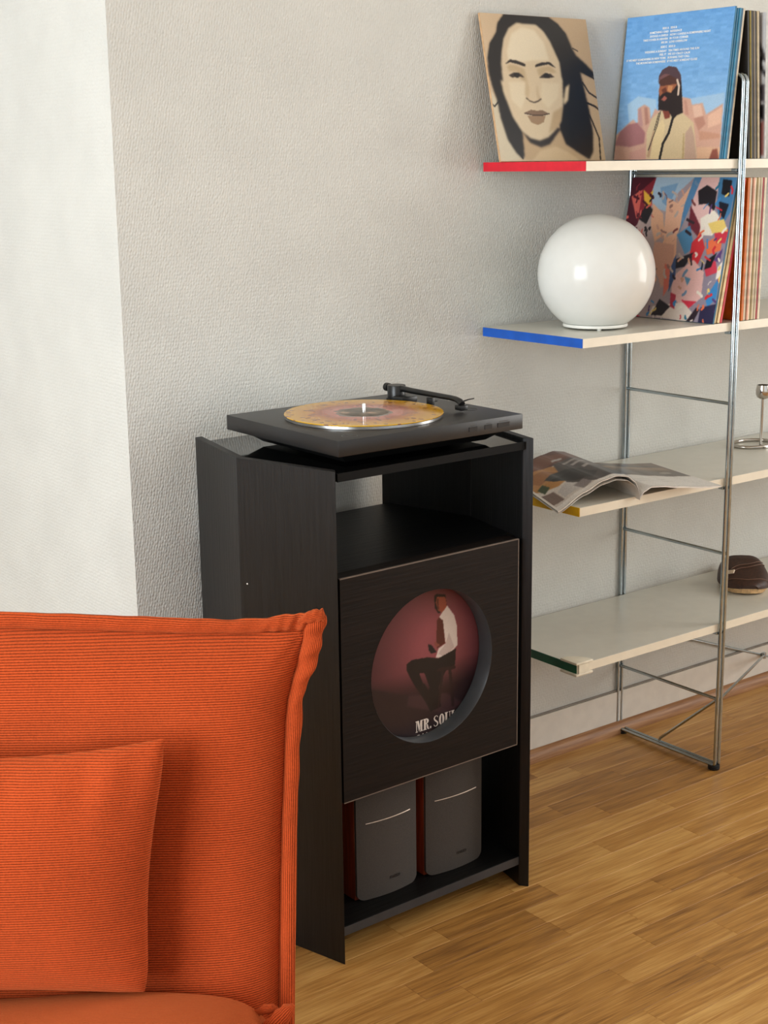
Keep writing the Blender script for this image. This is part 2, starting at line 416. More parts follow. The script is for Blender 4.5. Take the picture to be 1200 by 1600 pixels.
DESERT = [
    ('P', (168, 198, 222), [(0.082, 0.608), (0.18, 0.554), (0.361, 0.583), (0.377, 0.68), (0.123, 0.765)]),
    ('P', (160, 192, 220), [(0.669, 0.59), (0.99, 0.561), (0.999, 0.709), (0.797, 0.718)]),
    ('P', (205, 160, 140), [(0.0, 1.0), (-0.009, 0.828), (0.107, 0.745), (0.155, 0.716), (0.205, 0.749), (0.19, 0.642), (0.25, 0.614), (0.306, 0.638), (0.328, 0.716), (0.36, 0.646), (0.391, 0.662), (0.599, 0.573), (0.685, 0.591), (0.705, 0.632), (0.8, 0.623), (0.843, 0.701), (0.985, 0.633), (1.004, 1.004)]),
    ('P', (165, 112, 112), [(-0.008, 0.895), (0.034, 0.8), (0.114, 0.75), (0.201, 0.739), (0.284, 0.809), (0.285, 0.885), (0.149, 0.909)]),
    ('P', (185, 140, 135), [(0.197, 0.653), (0.218, 0.634), (0.259, 0.77), (0.216, 0.759)]),
    ('P', (178, 128, 112), [(0.253, 0.636), (0.282, 0.632), (0.313, 0.744), (0.281, 0.762)]),
    ('P', (190, 140, 122), [(0.625, 0.597), (0.648, 0.599), (0.685, 0.704), (0.651, 0.693)]),
    ('P', (222, 182, 160), [(0.709, 0.639), (0.785, 0.634), (0.819, 0.719), (0.745, 0.734)]),
    ('P', (184, 134, 116), [(0.732, 0.724), (0.817, 0.71), (0.847, 0.766), (0.788, 0.809)]),
    ('P', (224, 180, 155), [(0.861, 0.711), (0.981, 0.653), (0.985, 0.763), (0.872, 0.794)]),
    ('P', (215, 172, 140), [(0.793, 0.919), (1.002, 0.925), (1.004, 1.004), (0.805, 1.0)]),
    ('P', (196, 146, 122), [(0.788, 0.809), (0.984, 0.835), (0.989, 0.862), (0.808, 0.874)]),
    ('P', (140, 80, 68), [(0.911, 1.002), (0.934, 0.936), (0.975, 0.933), (1.001, 1.003)]),
    ('P', (200, 150, 135), [(0.156, 0.947), (0.302, 0.914), (0.317, 0.998), (0.154, 0.999)]),
    ('B', 2),
    ('P', (208, 184, 146), [(0.322, 0.996), (0.301, 0.81), (0.337, 0.716), (0.412, 0.665), (0.55, 0.693), (0.593, 0.667), (0.736, 0.752), (0.763, 0.845), (0.803, 1.0)]),
    ('P', (222, 196, 150), [(0.362, 0.994), (0.365, 0.812), (0.441, 0.721), (0.472, 0.769), (0.453, 0.996)]),
    ('P', (188, 156, 136), [(0.686, 0.999), (0.67, 0.823), (0.717, 0.77), (0.755, 0.845), (0.798, 0.998)]),
    ('P', (182, 156, 112), [(0.664, 0.998), (0.65, 0.823), (0.661, 0.823), (0.682, 0.999)]),
    ('P', (186, 150, 120), [(0.325, 0.979), (0.362, 0.793), (0.375, 0.803), (0.352, 0.989)]),
    ('P', (128, 66, 56), [(0.431, 0.659), (0.512, 0.663), (0.508, 0.714), (0.464, 0.722)]),
    ('P', (48, 40, 40), [(0.381, 0.565), (0.391, 0.657), (0.49, 0.668), (0.544, 0.725), (0.574, 0.699), (0.627, 0.684), (0.59, 0.5), (0.566, 0.431), (0.464, 0.435), (0.392, 0.488)]),
    ('P', (156, 94, 68), [(0.384, 0.459), (0.378, 0.531), (0.393, 0.566), (0.433, 0.53), (0.492, 0.543), (0.542, 0.497), (0.541, 0.454), (0.453, 0.439)]),
    ('P', (196, 136, 92), [(0.462, 0.493), (0.508, 0.495), (0.498, 0.543), (0.462, 0.531)]),
    ('P', (104, 58, 46), [(0.402, 0.518), (0.44, 0.501), (0.456, 0.531), (0.425, 0.548)]),
    ('P', (170, 96, 84), [(0.408, 0.586), (0.438, 0.559), (0.464, 0.579), (0.444, 0.599)]),
    ('P', (84, 56, 50), [(0.367, 0.467), (0.382, 0.427), (0.461, 0.415), (0.564, 0.453), (0.546, 0.483), (0.392, 0.493)]),
    ('B', 1),
    ('P', (84, 64, 70), [(0.362, 0.462), (0.366, 0.42), (0.391, 0.381), (0.451, 0.358), (0.522, 0.37), (0.571, 0.422), (0.587, 0.486), (0.558, 0.455), (0.461, 0.42), (0.388, 0.43)]),
    ('P', (120, 84, 84), [(0.369, 0.433), (0.414, 0.41), (0.472, 0.416), (0.44, 0.428), (0.379, 0.449)]),
    ('L', (214, 190, 170), [(0.542, 0.457), (0.565, 0.499), (0.565, 0.556)], 0.018),
    ('L', (46, 42, 42), [(0.541, 0.706), (0.514, 0.818), (0.469, 0.891), (0.453, 0.996)], 0.022),
    ('L', (52, 44, 42), [(0.415, 0.668), (0.393, 0.776), (0.334, 0.933)], 0.008),
    ('L', (52, 44, 42), [(0.4, 0.681), (0.373, 0.794)], 0.007),
]
SEATED = [
    ('P', (44, 30, 32), [(0.119, 0.591), (0.392, 0.701), (0.642, 0.761), (0.872, 0.852), (0.698, 1.074), (0.161, 0.865)]),
    ('P', (62, 40, 44), [(0.406, 0.704), (0.699, 0.752), (0.843, 0.856), (0.698, 0.889), (0.391, 0.767)]),
    ('B', 6),
    ('P', (30, 24, 24), [(0.611, 0.118), (0.631, 0.109), (0.701, 0.127), (0.715, 0.216), (0.645, 0.235), (0.617, 0.196)]),
    ('P', (150, 78, 58), [(0.631, 0.127), (0.701, 0.141), (0.712, 0.204), (0.673, 0.235), (0.642, 0.217), (0.624, 0.164)]),
    ('P', (96, 48, 38), [(0.629, 0.138), (0.645, 0.141), (0.65, 0.216), (0.637, 0.205)]),
    ('P', (214, 200, 192), [(0.645, 0.262), (0.715, 0.199), (0.772, 0.272), (0.793, 0.343), (0.797, 0.468), (0.771, 0.485), (0.7, 0.53), (0.622, 0.51), (0.644, 0.457), (0.7, 0.436), (0.68, 0.286), (0.661, 0.278)]),
    ('P', (190, 170, 164), [(0.7, 0.436), (0.729, 0.375), (0.771, 0.474), (0.7, 0.526), (0.643, 0.491)]),
    ('P', (84, 40, 34), [(0.633, 0.277), (0.65, 0.26), (0.681, 0.286), (0.697, 0.435), (0.63, 0.454), (0.627, 0.375)]),
    ('P', (30, 24, 26), [(0.56, 0.411), (0.588, 0.422), (0.629, 0.476), (0.587, 0.478), (0.567, 0.451)]),
    ('P', (130, 72, 62), [(0.616, 0.406), (0.658, 0.438), (0.623, 0.447), (0.609, 0.416)]),
    ('P', (26, 21, 22), [(0.392, 0.501), (0.435, 0.483), (0.559, 0.494), (0.643, 0.519), (0.785, 0.488), (0.778, 0.589), (0.699, 0.616), (0.642, 0.704), (0.663, 0.835), (0.578, 0.848), (0.543, 0.782), (0.572, 0.688), (0.531, 0.588), (0.489, 0.579), (0.53, 0.678), (0.461, 0.661), (0.421, 0.596), (0.394, 0.545)]),
    ('P', (28, 22, 22), [(0.461, 0.661), (0.53, 0.655), (0.586, 0.748), (0.543, 0.782)]),
    ('L', (44, 26, 26), [(0.643, 0.594), (0.771, 0.605)], 0.022),
    ('L', (42, 26, 26), [(0.735, 0.613), (0.76, 0.847)], 0.024),
    ('L', (42, 26, 26), [(0.656, 0.742), (0.756, 0.752)], 0.016),
    ('L', (42, 26, 26), [(0.678, 0.611), (0.642, 0.829)], 0.018),
]
ABSTRACT = [
    ('P', (74, 20, 34), [(-0.016, -0.022), (0.246, -0.003), (0.162, 0.195), (0.123, 0.336), (0.013, 0.46), (-0.061, 0.319)]),
    ('P', (206, 96, 84), [(0.017, 0.14), (0.16, 0.067), (0.17, 0.212), (0.105, 0.301)]),
    ('P', (132, 36, 48), [(0.119, 0.088), (0.236, 0.0), (0.233, 0.213), (0.12, 0.318)]),
    ('P', (164, 186, 204), [(0.24, -0.003), (0.608, -0.0), (0.474, 0.109), (0.414, 0.248), (0.255, 0.213), (0.211, 0.124)]),
    ('P', (122, 158, 190), [(0.294, 0.072), (0.462, 0.039), (0.408, 0.213), (0.336, 0.178)]),
    ('P', (228, 176, 62), [(0.13, 0.088), (0.189, 0.124), (0.231, 0.089), (0.218, 0.23), (0.162, 0.195)]),
    ('P', (36, 32, 36), [(0.128, 0.301), (0.183, 0.186), (0.258, 0.23), (0.212, 0.336)]),
    ('P', (226, 172, 138), [(0.25, 0.186), (0.362, 0.257), (0.411, 0.404), (0.323, 0.457), (0.256, 0.335)]),
    ('P', (228, 176, 146), [(0.377, 0.143), (0.487, 0.179), (0.61, 0.033), (0.603, 0.231), (0.529, 0.403), (0.557, 0.556), (0.471, 0.609), (0.4, 0.404)]),
    ('P', (206, 154, 132), [(0.323, 0.457), (0.52, 0.472), (0.557, 0.674), (0.471, 0.778), (0.331, 0.611)]),
    ('P', (84, 130, 170), [(0.608, -0.0), (0.677, -0.002), (0.603, 0.231), (0.547, 0.386), (0.554, 0.197)]),
    ('P', (224, 182, 176), [(0.677, -0.002), (0.843, -0.003), (0.842, 0.232), (0.738, 0.401), (0.622, 0.334), (0.63, 0.145)]),
    ('P', (34, 30, 36), [(0.663, 0.094), (0.739, 0.052), (0.839, 0.096), (0.842, 0.232), (0.761, 0.181), (0.69, 0.189)]),
    ('P', (232, 222, 206), [(0.727, 0.283), (0.841, 0.224), (0.922, 0.283), (0.861, 0.4), (0.759, 0.401)]),
    ('P', (66, 118, 160), [(0.843, -0.003), (1.0, 0.0), (0.994, 0.233), (0.931, 0.333), (0.857, 0.198)]),
    ('P', (24, 26, 34), [(0.876, 0.011), (0.959, 0.021), (0.957, 0.131), (0.883, 0.114)]),
    ('P', (24, 28, 40), [(0.872, 0.164), (0.966, 0.182), (0.942, 0.283), (0.896, 0.249)]),
    ('P', (110, 40, 52), [(0.618, 0.197), (0.736, 0.334), (0.741, 0.418), (0.622, 0.334)]),
    ('P', (80, 134, 174), [(0.529, 0.403), (0.643, 0.334), (0.712, 0.486), (0.637, 0.538)]),
    ('P', (206, 48, 56), [(0.685, 0.453), (0.756, 0.384), (0.814, 0.485), (0.773, 0.602), (0.685, 0.571)]),
    ('P', (226, 110, 70), [(0.808, 0.451), (0.959, 0.383), (0.959, 0.499), (0.843, 0.534)]),
    ('P', (196, 52, 70), [(0.878, 0.384), (1.004, 0.349), (0.99, 0.449), (0.91, 0.45)]),
    ('P', (226, 196, 110), [(0.806, 0.317), (0.942, 0.283), (0.997, 0.366), (0.858, 0.384)]),
    ('P', (34, 30, 40), [(0.56, 0.573), (0.717, 0.52), (0.653, 0.622), (0.572, 0.64)]),
    ('P', (228, 182, 176), [(0.561, 0.691), (0.726, 0.57), (0.843, 0.651), (0.855, 0.832), (0.748, 0.918), (0.567, 0.842)]),
    ('P', (90, 140, 172), [(0.665, 0.689), (0.73, 0.704), (0.708, 0.754)]),
    ('P', (214, 54, 76), [(0.674, 0.855), (0.819, 0.858), (0.748, 0.918)]),
    ('P', (210, 110, 92), [(0.46, 0.609), (0.516, 0.625), (0.534, 0.776), (0.494, 0.845)]),
    ('P', (60, 80, 124), [(0.52, 0.642), (0.554, 0.539), (0.581, 0.691), (0.54, 0.809)]),
    ('P', (60, 130, 186), [(0.895, 0.83), (0.989, 0.68), (0.994, 0.827), (0.926, 0.895)]),
    ('P', (44, 40, 70), [(0.866, 0.897), (1.02, 0.859), (1.004, 1.0), (0.864, 1.003)]),
    ('P', (200, 60, 80), [(0.837, 0.618), (0.93, 0.566), (0.964, 0.648), (0.869, 0.683)]),
    ('P', (24, 22, 28), [(0.849, 0.568), (0.931, 0.516), (0.898, 0.616), (0.84, 0.634)]),
    ('P', (228, 212, 200), [(0.411, 0.915), (0.698, 0.871), (0.837, 0.964), (0.805, 1.009), (0.382, 0.983)]),
    ('P', (46, 34, 44), [(0.744, 1.012), (0.826, 0.899), (0.859, 0.914), (0.815, 1.009)]),
    ('P', (40, 32, 38), [(0.403, 0.982), (0.465, 0.862), (0.58, 0.908), (0.509, 0.978)]),
    ('P', (172, 50, 70), [(0.561, 0.809), (0.616, 0.824), (0.624, 0.923), (0.576, 0.908)]),
    ('P', (232, 222, 210), [(0.958, 0.615), (1.0, 0.565), (0.999, 0.68), (0.962, 0.697)]),
    ('P', (86, 60, 112), [(0.91, 0.567), (0.976, 0.483), (0.973, 0.582)]),
    ('B', 1),
    ('L', (74, 20, 34), [(0.206, 0.124), (0.22, 0.135), (0.24, 0.146)], 0.021),
    ('L', (226, 196, 110), [(0.909, 0.771), (0.917, 0.782), (0.911, 0.793)], 0.019),
    ('L', (226, 196, 110), [(0.395, 0.961), (0.401, 0.968), (0.392, 0.975)], 0.009),
    ('L', (150, 110, 100), [(0.386, 0.651), (0.358, 0.668), (0.351, 0.684)], 0.016),
    ('L', (228, 212, 200), [(0.737, 0.525), (0.751, 0.535), (0.743, 0.546)], 0.019),
    ('L', (226, 196, 110), [(1.059, 0.837), (1.072, 0.842), (1.068, 0.848)], 0.014),
    ('L', (150, 110, 100), [(0.49, 0.621), (0.5, 0.632), (0.523, 0.643)], 0.019),
    ('L', (120, 60, 60), [(0.109, 0.491), (0.113, 0.521), (0.119, 0.55)], 0.011),
    ('L', (40, 110, 140), [(1.01, 0.222), (1.019, 0.234), (1.038, 0.246)], 0.012),
    ('L', (228, 212, 200), [(0.781, 0.344), (0.774, 0.355), (0.749, 0.367)], 0.017),
    ('L', (206, 154, 132), [(0.344, 0.607), (0.367, 0.623), (0.401, 0.639)], 0.006),
    ('L', (120, 60, 60), [(0.333, 0.104), (0.367, 0.13), (0.378, 0.155)], 0.006),
    ('L', (228, 212, 200), [(0.428, 0.982), (0.434, 1.005), (0.45, 1.027)], 0.009),
    ('L', (150, 110, 100), [(0.436, 0.16), (0.422, 0.168), (0.405, 0.175)], 0.012),
    ('L', (190, 170, 160), [(0.489, 0.389), (0.453, 0.4), (0.438, 0.411)], 0.022),
    ('L', (206, 154, 132), [(0.428, 0.232), (0.44, 0.236), (0.447, 0.24)], 0.022),
    ('L', (226, 172, 138), [(0.678, 0.565), (0.682, 0.583), (0.705, 0.6)], 0.014),
    ('L', (60, 130, 186), [(0.824, 0.43), (0.829, 0.458), (0.838, 0.486)], 0.014),
    ('L', (206, 154, 132), [(0.255, 0.47), (0.264, 0.491), (0.273, 0.512)], 0.007),
    ('L', (206, 96, 84), [(0.253, 0.266), (0.254, 0.276), (0.274, 0.285)], 0.007),
    ('L', (24, 26, 34), [(1.002, 0.578), (1.014, 0.605), (1.027, 0.631)], 0.007),
    ('L', (86, 60, 112), [(0.329, 0.896), (0.299, 0.912), (0.279, 0.928)], 0.014),
    ('L', (226, 196, 110), [(0.934, 0.338), (0.944, 0.35), (0.962, 0.362)], 0.012),
    ('L', (60, 130, 186), [(0.621, 0.87), (0.608, 0.883), (0.617, 0.895)], 0.02),
    ('L', (206, 48, 56), [(0.259, 0.992), (0.289, 1.001), (0.31, 1.011)], 0.013),
    ('L', (206, 154, 132), [(0.515, 0.427), (0.516, 0.44), (0.495, 0.452)], 0.006),
    ('L', (60, 130, 186), [(0.877, 0.143), (0.864, 0.163), (0.849, 0.182)], 0.02),
    ('L', (110, 140, 170), [(0.28, 0.697), (0.276, 0.707), (0.256, 0.716)], 0.021),
    ('L', (190, 170, 160), [(0.42, 0.101), (0.454, 0.116), (0.47, 0.13)], 0.016),
    ('L', (206, 96, 84), [(0.152, 0.389), (0.165, 0.413), (0.159, 0.438)], 0.019),
    ('L', (150, 110, 100), [(0.13, 0.572), (0.117, 0.585), (0.111, 0.598)], 0.018),
    ('L', (86, 60, 112), [(0.903, 0.42), (0.896, 0.425), (0.889, 0.43)], 0.013),
    ('L', (60, 130, 186), [(0.967, 0.78), (0.964, 0.785), (0.954, 0.791)], 0.021),
    ('L', (206, 154, 132), [(0.469, 0.142), (0.471, 0.16), (0.491, 0.179)], 0.008),
    ('L', (120, 60, 60), [(0.526, 0.363), (0.501, 0.374), (0.493, 0.386)], 0.016),
    ('L', (74, 20, 34), [(0.081, 0.131), (0.08, 0.155), (0.077, 0.18)], 0.013),
    ('L', (226, 172, 138), [(0.293, 0.253), (0.289, 0.261), (0.275, 0.268)], 0.016),
    ('L', (226, 196, 110), [(0.443, 0.929), (0.439, 0.94), (0.413, 0.951)], 0.014),
    ('L', (190, 170, 160), [(0.521, 0.638), (0.531, 0.651), (0.547, 0.663)], 0.017),
    ('L', (206, 96, 84), [(0.089, 0.101), (0.093, 0.11), (0.075, 0.117)], 0.012),
    ('L', (46, 34, 44), [(0.612, 0.374), (0.639, 0.386), (0.658, 0.397)], 0.02),
    ('L', (190, 170, 160), [(0.359, 0.397), (0.337, 0.404), (0.341, 0.411)], 0.021),
    ('L', (206, 48, 56), [(0.944, 0.804), (0.913, 0.817), (0.898, 0.83)], 0.022),
    ('L', (228, 212, 200), [(0.809, 0.99), (0.794, 0.996), (0.794, 1.0)], 0.014),
    ('L', (226, 110, 70), [(0.905, 0.247), (0.908, 0.27), (0.892, 0.292)], 0.01),
    ('L', (190, 170, 160), [(0.5, 0.245), (0.495, 0.258), (0.485, 0.271)], 0.022),
    ('L', (226, 196, 110), [(0.946, 0.42), (0.935, 0.432), (0.926, 0.444)], 0.015),
    ('L', (86, 60, 112), [(0.376, 0.917), (0.374, 0.934), (0.377, 0.95)], 0.012),
    ('L', (120, 60, 60), [(0.061, 0.541), (0.054, 0.55), (0.025, 0.559)], 0.016),
    ('L', (46, 34, 44), [(0.286, 0.113), (0.308, 0.123), (0.31, 0.133)], 0.018),
    ('L', (30, 24, 30), [(0.138, 0.262), (0.132, 0.27), (0.111, 0.277)], 0.017),
    ('L', (206, 48, 56), [(0.69, 0.964), (0.698, 0.976), (0.693, 0.988)], 0.009),
    ('L', (226, 196, 110), [(0.944, 0.11), (0.937, 0.118), (0.924, 0.127)], 0.016),
    ('L', (74, 20, 34), [(0.145, 0.171), (0.165, 0.182), (0.182, 0.192)], 0.017),
    ('L', (226, 196, 110), [(0.798, 0.569), (0.815, 0.581), (0.833, 0.593)], 0.007),
    ('L', (226, 196, 110), [(0.284, 0.899), (0.3, 0.91), (0.297, 0.922)], 0.011),
    ('L', (226, 172, 138), [(0.429, 0.447), (0.418, 0.453), (0.417, 0.458)], 0.019),
    ('L', (74, 20, 34), [(0.043, 0.136), (0.069, 0.145), (0.096, 0.154)], 0.017),
    ('L', (120, 60, 60), [(0.292, 0.85), (0.293, 0.876), (0.27, 0.902)], 0.012),
    ('L', (86, 60, 112), [(0.966, 0.834), (0.982, 0.845), (1.007, 0.855)], 0.016),
    ('L', (226, 196, 110), [(0.977, 0.612), (0.978, 0.619), (0.974, 0.626)], 0.019),
    ('L', (110, 140, 170), [(0.704, 0.796), (0.7, 0.808), (0.68, 0.821)], 0.02),
    ('L', (86, 60, 112), [(1.018, 0.879), (1.012, 0.897), (1.004, 0.916)], 0.022),
    ('L', (190, 170, 160), [(0.328, 0.103), (0.342, 0.126), (0.338, 0.15)], 0.017),
    ('L', (206, 154, 132), [(0.106, 0.706), (0.11, 0.721), (0.104, 0.735)], 0.008),
    ('L', (60, 130, 186), [(1.091, 0.823), (1.115, 0.829), (1.132, 0.835)], 0.016),
    ('L', (206, 154, 132), [(0.095, 0.764), (0.09, 0.772), (0.1, 0.779)], 0.01),
    ('L', (226, 110, 70), [(0.777, 0.368), (0.744, 0.387), (0.734, 0.407)], 0.013),
    ('L', (226, 196, 110), [(1.077, 0.755), (1.101, 0.776), (1.112, 0.797)], 0.017),
    ('L', (150, 110, 100), [(0.436, 0.199), (0.425, 0.203), (0.424, 0.208)], 0.021),
    ('L', (60, 130, 186), [(1.08, 0.918), (1.067, 0.931), (1.065, 0.944)], 0.014),
    ('L', (206, 96, 84), [(0.012, 0.288), (-0.012, 0.296), (-0.013, 0.304)], 0.022),
    ('L', (132, 36, 48), [(0.127, 0.112), (0.126, 0.118), (0.104, 0.125)], 0.014),
    ('L', (74, 20, 34), [(0.12, 0.367), (0.095, 0.375), (0.084, 0.382)], 0.019),
    ('L', (206, 48, 56), [(0.245, 0.995), (0.256, 1.008), (0.246, 1.021)], 0.007),
    ('L', (206, 48, 56), [(0.858, 0.205), (0.888, 0.215), (0.91, 0.225)], 0.01),
    ('L', (110, 140, 170), [(0.68, 0.648), (0.664, 0.667), (0.655, 0.686)], 0.022),
    ('L', (74, 20, 34), [(0.158, 0.238), (0.135, 0.253), (0.102, 0.269)], 0.01),
    ('L', (206, 48, 56), [(1.012, 0.678), (0.997, 0.69), (0.987, 0.703)], 0.016),
    ('L', (226, 172, 138), [(0.525, 0.348), (0.539, 0.364), (0.54, 0.38)], 0.007),
    ('L', (206, 96, 84), [(0.138, 0.243), (0.135, 0.255), (0.138, 0.267)], 0.015),
    ('L', (132, 36, 48), [(0.094, 0.248), (0.112, 0.27), (0.154, 0.292)], 0.008),
    ('L', (226, 172, 138), [(0.384, 0.713), (0.397, 0.727), (0.387, 0.741)], 0.019),
    ('L', (86, 60, 112), [(0.81, 0.189), (0.803, 0.217), (0.803, 0.245)], 0.013),
    ('L', (132, 36, 48), [(0.081, 0.047), (0.059, 0.068), (0.059, 0.091)], 0.011),
    ('L', (232, 222, 206), [(0.69, 0.902), (0.662, 0.911), (0.656, 0.92)], 0.019),
    ('L', (30, 24, 30), [(0.257, 0.358), (0.248, 0.365), (0.253, 0.372)], 0.015),
    ('L', (120, 60, 60), [(0.621, 0.159), (0.634, 0.175), (0.656, 0.192)], 0.016),
    ('L', (206, 96, 84), [(0.182, 0.371), (0.178, 0.394), (0.187, 0.416)], 0.011),
    ('L', (206, 154, 132), [(0.608, 0.565), (0.596, 0.575), (0.585, 0.585)], 0.019),
    ('L', (190, 170, 160), [(0.134, 0.657), (0.152, 0.665), (0.158, 0.672)], 0.016),
    ('L', (226, 172, 138), [(0.148, 0.849), (0.187, 0.862), (0.21, 0.876)], 0.016),
    ('L', (110, 140, 170), [(0.563, 0.287), (0.56, 0.295), (0.568, 0.304)], 0.016),
    ('L', (206, 48, 56), [(0.83, 0.547), (0.851, 0.558), (0.882, 0.569)], 0.013),
    ('L', (226, 172, 138), [(0.037, 0.56), (0.009, 0.579), (-0.003, 0.598)], 0.017),
    ('L', (60, 130, 186), [(0.913, 0.793), (0.928, 0.798), (0.927, 0.804)], 0.009),
    ('L', (24, 26, 34), [(1.049, 0.914), (1.091, 0.924), (1.113, 0.934)], 0.014),
    ('L', (206, 154, 132), [(0.508, 0.088), (0.523, 0.106), (0.532, 0.123)], 0.014),
    ('L', (206, 154, 132), [(0.645, 0.706), (0.658, 0.714), (0.652, 0.722)], 0.021),
    ('L', (190, 170, 160), [(0.581, 0.535), (0.594, 0.549), (0.626, 0.562)], 0.016),
    ('L', (232, 222, 206), [(0.195, 0.981), (0.193, 0.99), (0.184, 0.999)], 0.018),
    ('L', (40, 110, 140), [(0.737, 0.966), (0.736, 0.975), (0.748, 0.984)], 0.016),
    ('L', (190, 170, 160), [(0.21, 0.51), (0.214, 0.531), (0.214, 0.553)], 0.021),
    ('L', (120, 60, 60), [(0.328, 0.612), (0.325, 0.632), (0.325, 0.651)], 0.011),
    ('L', (206, 154, 132), [(0.321, 0.341), (0.332, 0.353), (0.34, 0.366)], 0.016),
    ('L', (60, 130, 186), [(0.387, 0.88), (0.407, 0.886), (0.411, 0.892)], 0.011),
    ('L', (24, 26, 34), [(0.845, 0.202), (0.837, 0.206), (0.827, 0.21)], 0.007),
    ('L', (60, 130, 186), [(1.065, 0.87), (1.082, 0.885), (1.105, 0.899)], 0.016),
    ('L', (190, 170, 160), [(0.467, 0.654), (0.468, 0.682), (0.49, 0.708)], 0.019),
    ('L', (74, 20, 34), [(0.042, 0.073), (0.036, 0.076), (0.027, 0.079)], 0.022),
    ('L', (150, 110, 100), [(0.369, 0.374), (0.386, 0.383), (0.423, 0.391)], 0.012),
    ('L', (30, 24, 30), [(0.232, 0.378), (0.224, 0.398), (0.234, 0.417)], 0.013),
    ('L', (206, 154, 132), [(0.631, 0.766), (0.64, 0.771), (0.651, 0.776)], 0.018),
    ('L', (226, 110, 70), [(0.887, 0.884), (0.893, 0.896), (0.879, 0.909)], 0.018),
    ('L', (228, 212, 200), [(0.836, 0.363), (0.844, 0.378), (0.841, 0.393)], 0.013),
    ('L', (226, 110, 70), [(0.846, 0.881), (0.838, 0.899), (0.841, 0.917)], 0.011),
    ('L', (60, 130, 186), [(0.143, 0.907), (0.14, 0.926), (0.131, 0.946)], 0.018),
    ('L', (190, 170, 160), [(0.282, 0.544), (0.302, 0.571), (0.304, 0.598)], 0.008),
    ('L', (40, 110, 140), [(0.848, 0.04), (0.846, 0.058), (0.825, 0.077)], 0.018),
    ('L', (30, 24, 30), [(0.209, 0.359), (0.217, 0.369), (0.211, 0.379)], 0.019),
    ('L', (232, 222, 206), [(1.099, 0.918), (1.12, 0.937), (1.125, 0.958)], 0.021),
    ('L', (206, 48, 56), [(0.96, 0.061), (0.978, 0.085), (0.978, 0.109)], 0.015),
    ('L', (206, 48, 56), [(0.904, 0.478), (0.892, 0.499), (0.903, 0.52)], 0.019),
    ('L', (60, 130, 186), [(0.778, 0.18), (0.754, 0.198), (0.742, 0.216)], 0.007),
    ('L', (206, 154, 132), [(0.085, 0.469), (0.08, 0.492), (0.077, 0.514)], 0.015),
    ('L', (190, 170, 160), [(0.546, 0.187), (0.545, 0.195), (0.529, 0.203)], 0.01),
    ('L', (190, 170, 160), [(0.039, 0.512), (0.03, 0.527), (0.04, 0.542)], 0.018),
    ('L', (226, 196, 110), [(1.006, 0.668), (0.993, 0.689), (1.0, 0.71)], 0.02),
    ('L', (206, 154, 132), [(0.431, 0.732), (0.45, 0.757), (0.459, 0.781)], 0.007),
    ('L', (228, 212, 200), [(0.776, 0.389), (0.77, 0.412), (0.747, 0.435)], 0.018),
    ('L', (228, 212, 200), [(0.922, 0.712), (0.904, 0.724), (0.901, 0.736)], 0.007),
    ('L', (46, 34, 44), [(0.7, 0.552), (0.705, 0.579), (0.716, 0.605)], 0.015),
    ('L', (46, 34, 44), [(0.322, 0.665), (0.343, 0.67), (0.354, 0.675)], 0.011),
    ('L', (232, 222, 206), [(0.814, 0.793), (0.844, 0.806), (0.86, 0.819)], 0.021),
    ('L', (206, 48, 56), [(1.055, 0.697), (1.058, 0.712), (1.057, 0.726)], 0.009),
    ('L', (228, 212, 200), [(0.955, 0.555), (0.961, 0.562), (0.966, 0.57)], 0.017),
    ('L', (110, 140, 170), [(0.624, 0.032), (0.629, 0.041), (0.649, 0.051)], 0.019),
    ('L', (46, 34, 44), [(0.604, 0.294), (0.633, 0.305), (0.669, 0.316)], 0.019),
    ('L', (60, 130, 186), [(0.818, 0.616), (0.806, 0.628), (0.776, 0.64)], 0.014),
    ('L', (60, 130, 186), [(0.378, 0.966), (0.365, 0.975), (0.369, 0.984)], 0.015),
    ('L', (232, 222, 206), [(0.976, 0.345), (0.962, 0.36), (0.95, 0.375)], 0.018),
    ('L', (228, 212, 200), [(0.51, 1.001), (0.503, 1.025), (0.48, 1.049)], 0.014),
    ('L', (30, 24, 30), [(0.234, 0.133), (0.228, 0.152), (0.212, 0.171)], 0.013),
    ('L', (226, 172, 138), [(0.366, 0.77), (0.364, 0.778), (0.379, 0.785)], 0.014),
    ('L', (132, 36, 48), [(0.196, 0.41), (0.201, 0.42), (0.212, 0.43)], 0.009),
    ('L', (46, 34, 44), [(0.559, 0.689), (0.563, 0.7), (0.581, 0.711)], 0.016),
    ('L', (24, 26, 34), [(0.814, 0.588), (0.816, 0.612), (0.816, 0.635)], 0.011),
    ('L', (226, 110, 70), [(0.905, 0.981), (0.908, 0.988), (0.914, 0.995)], 0.012),
    ('L', (206, 154, 132), [(0.378, 0.392), (0.379, 0.411), (0.399, 0.43)], 0.013),
    ('L', (206, 96, 84), [(0.235, 0.192), (0.209, 0.204), (0.189, 0.217)], 0.015),
]

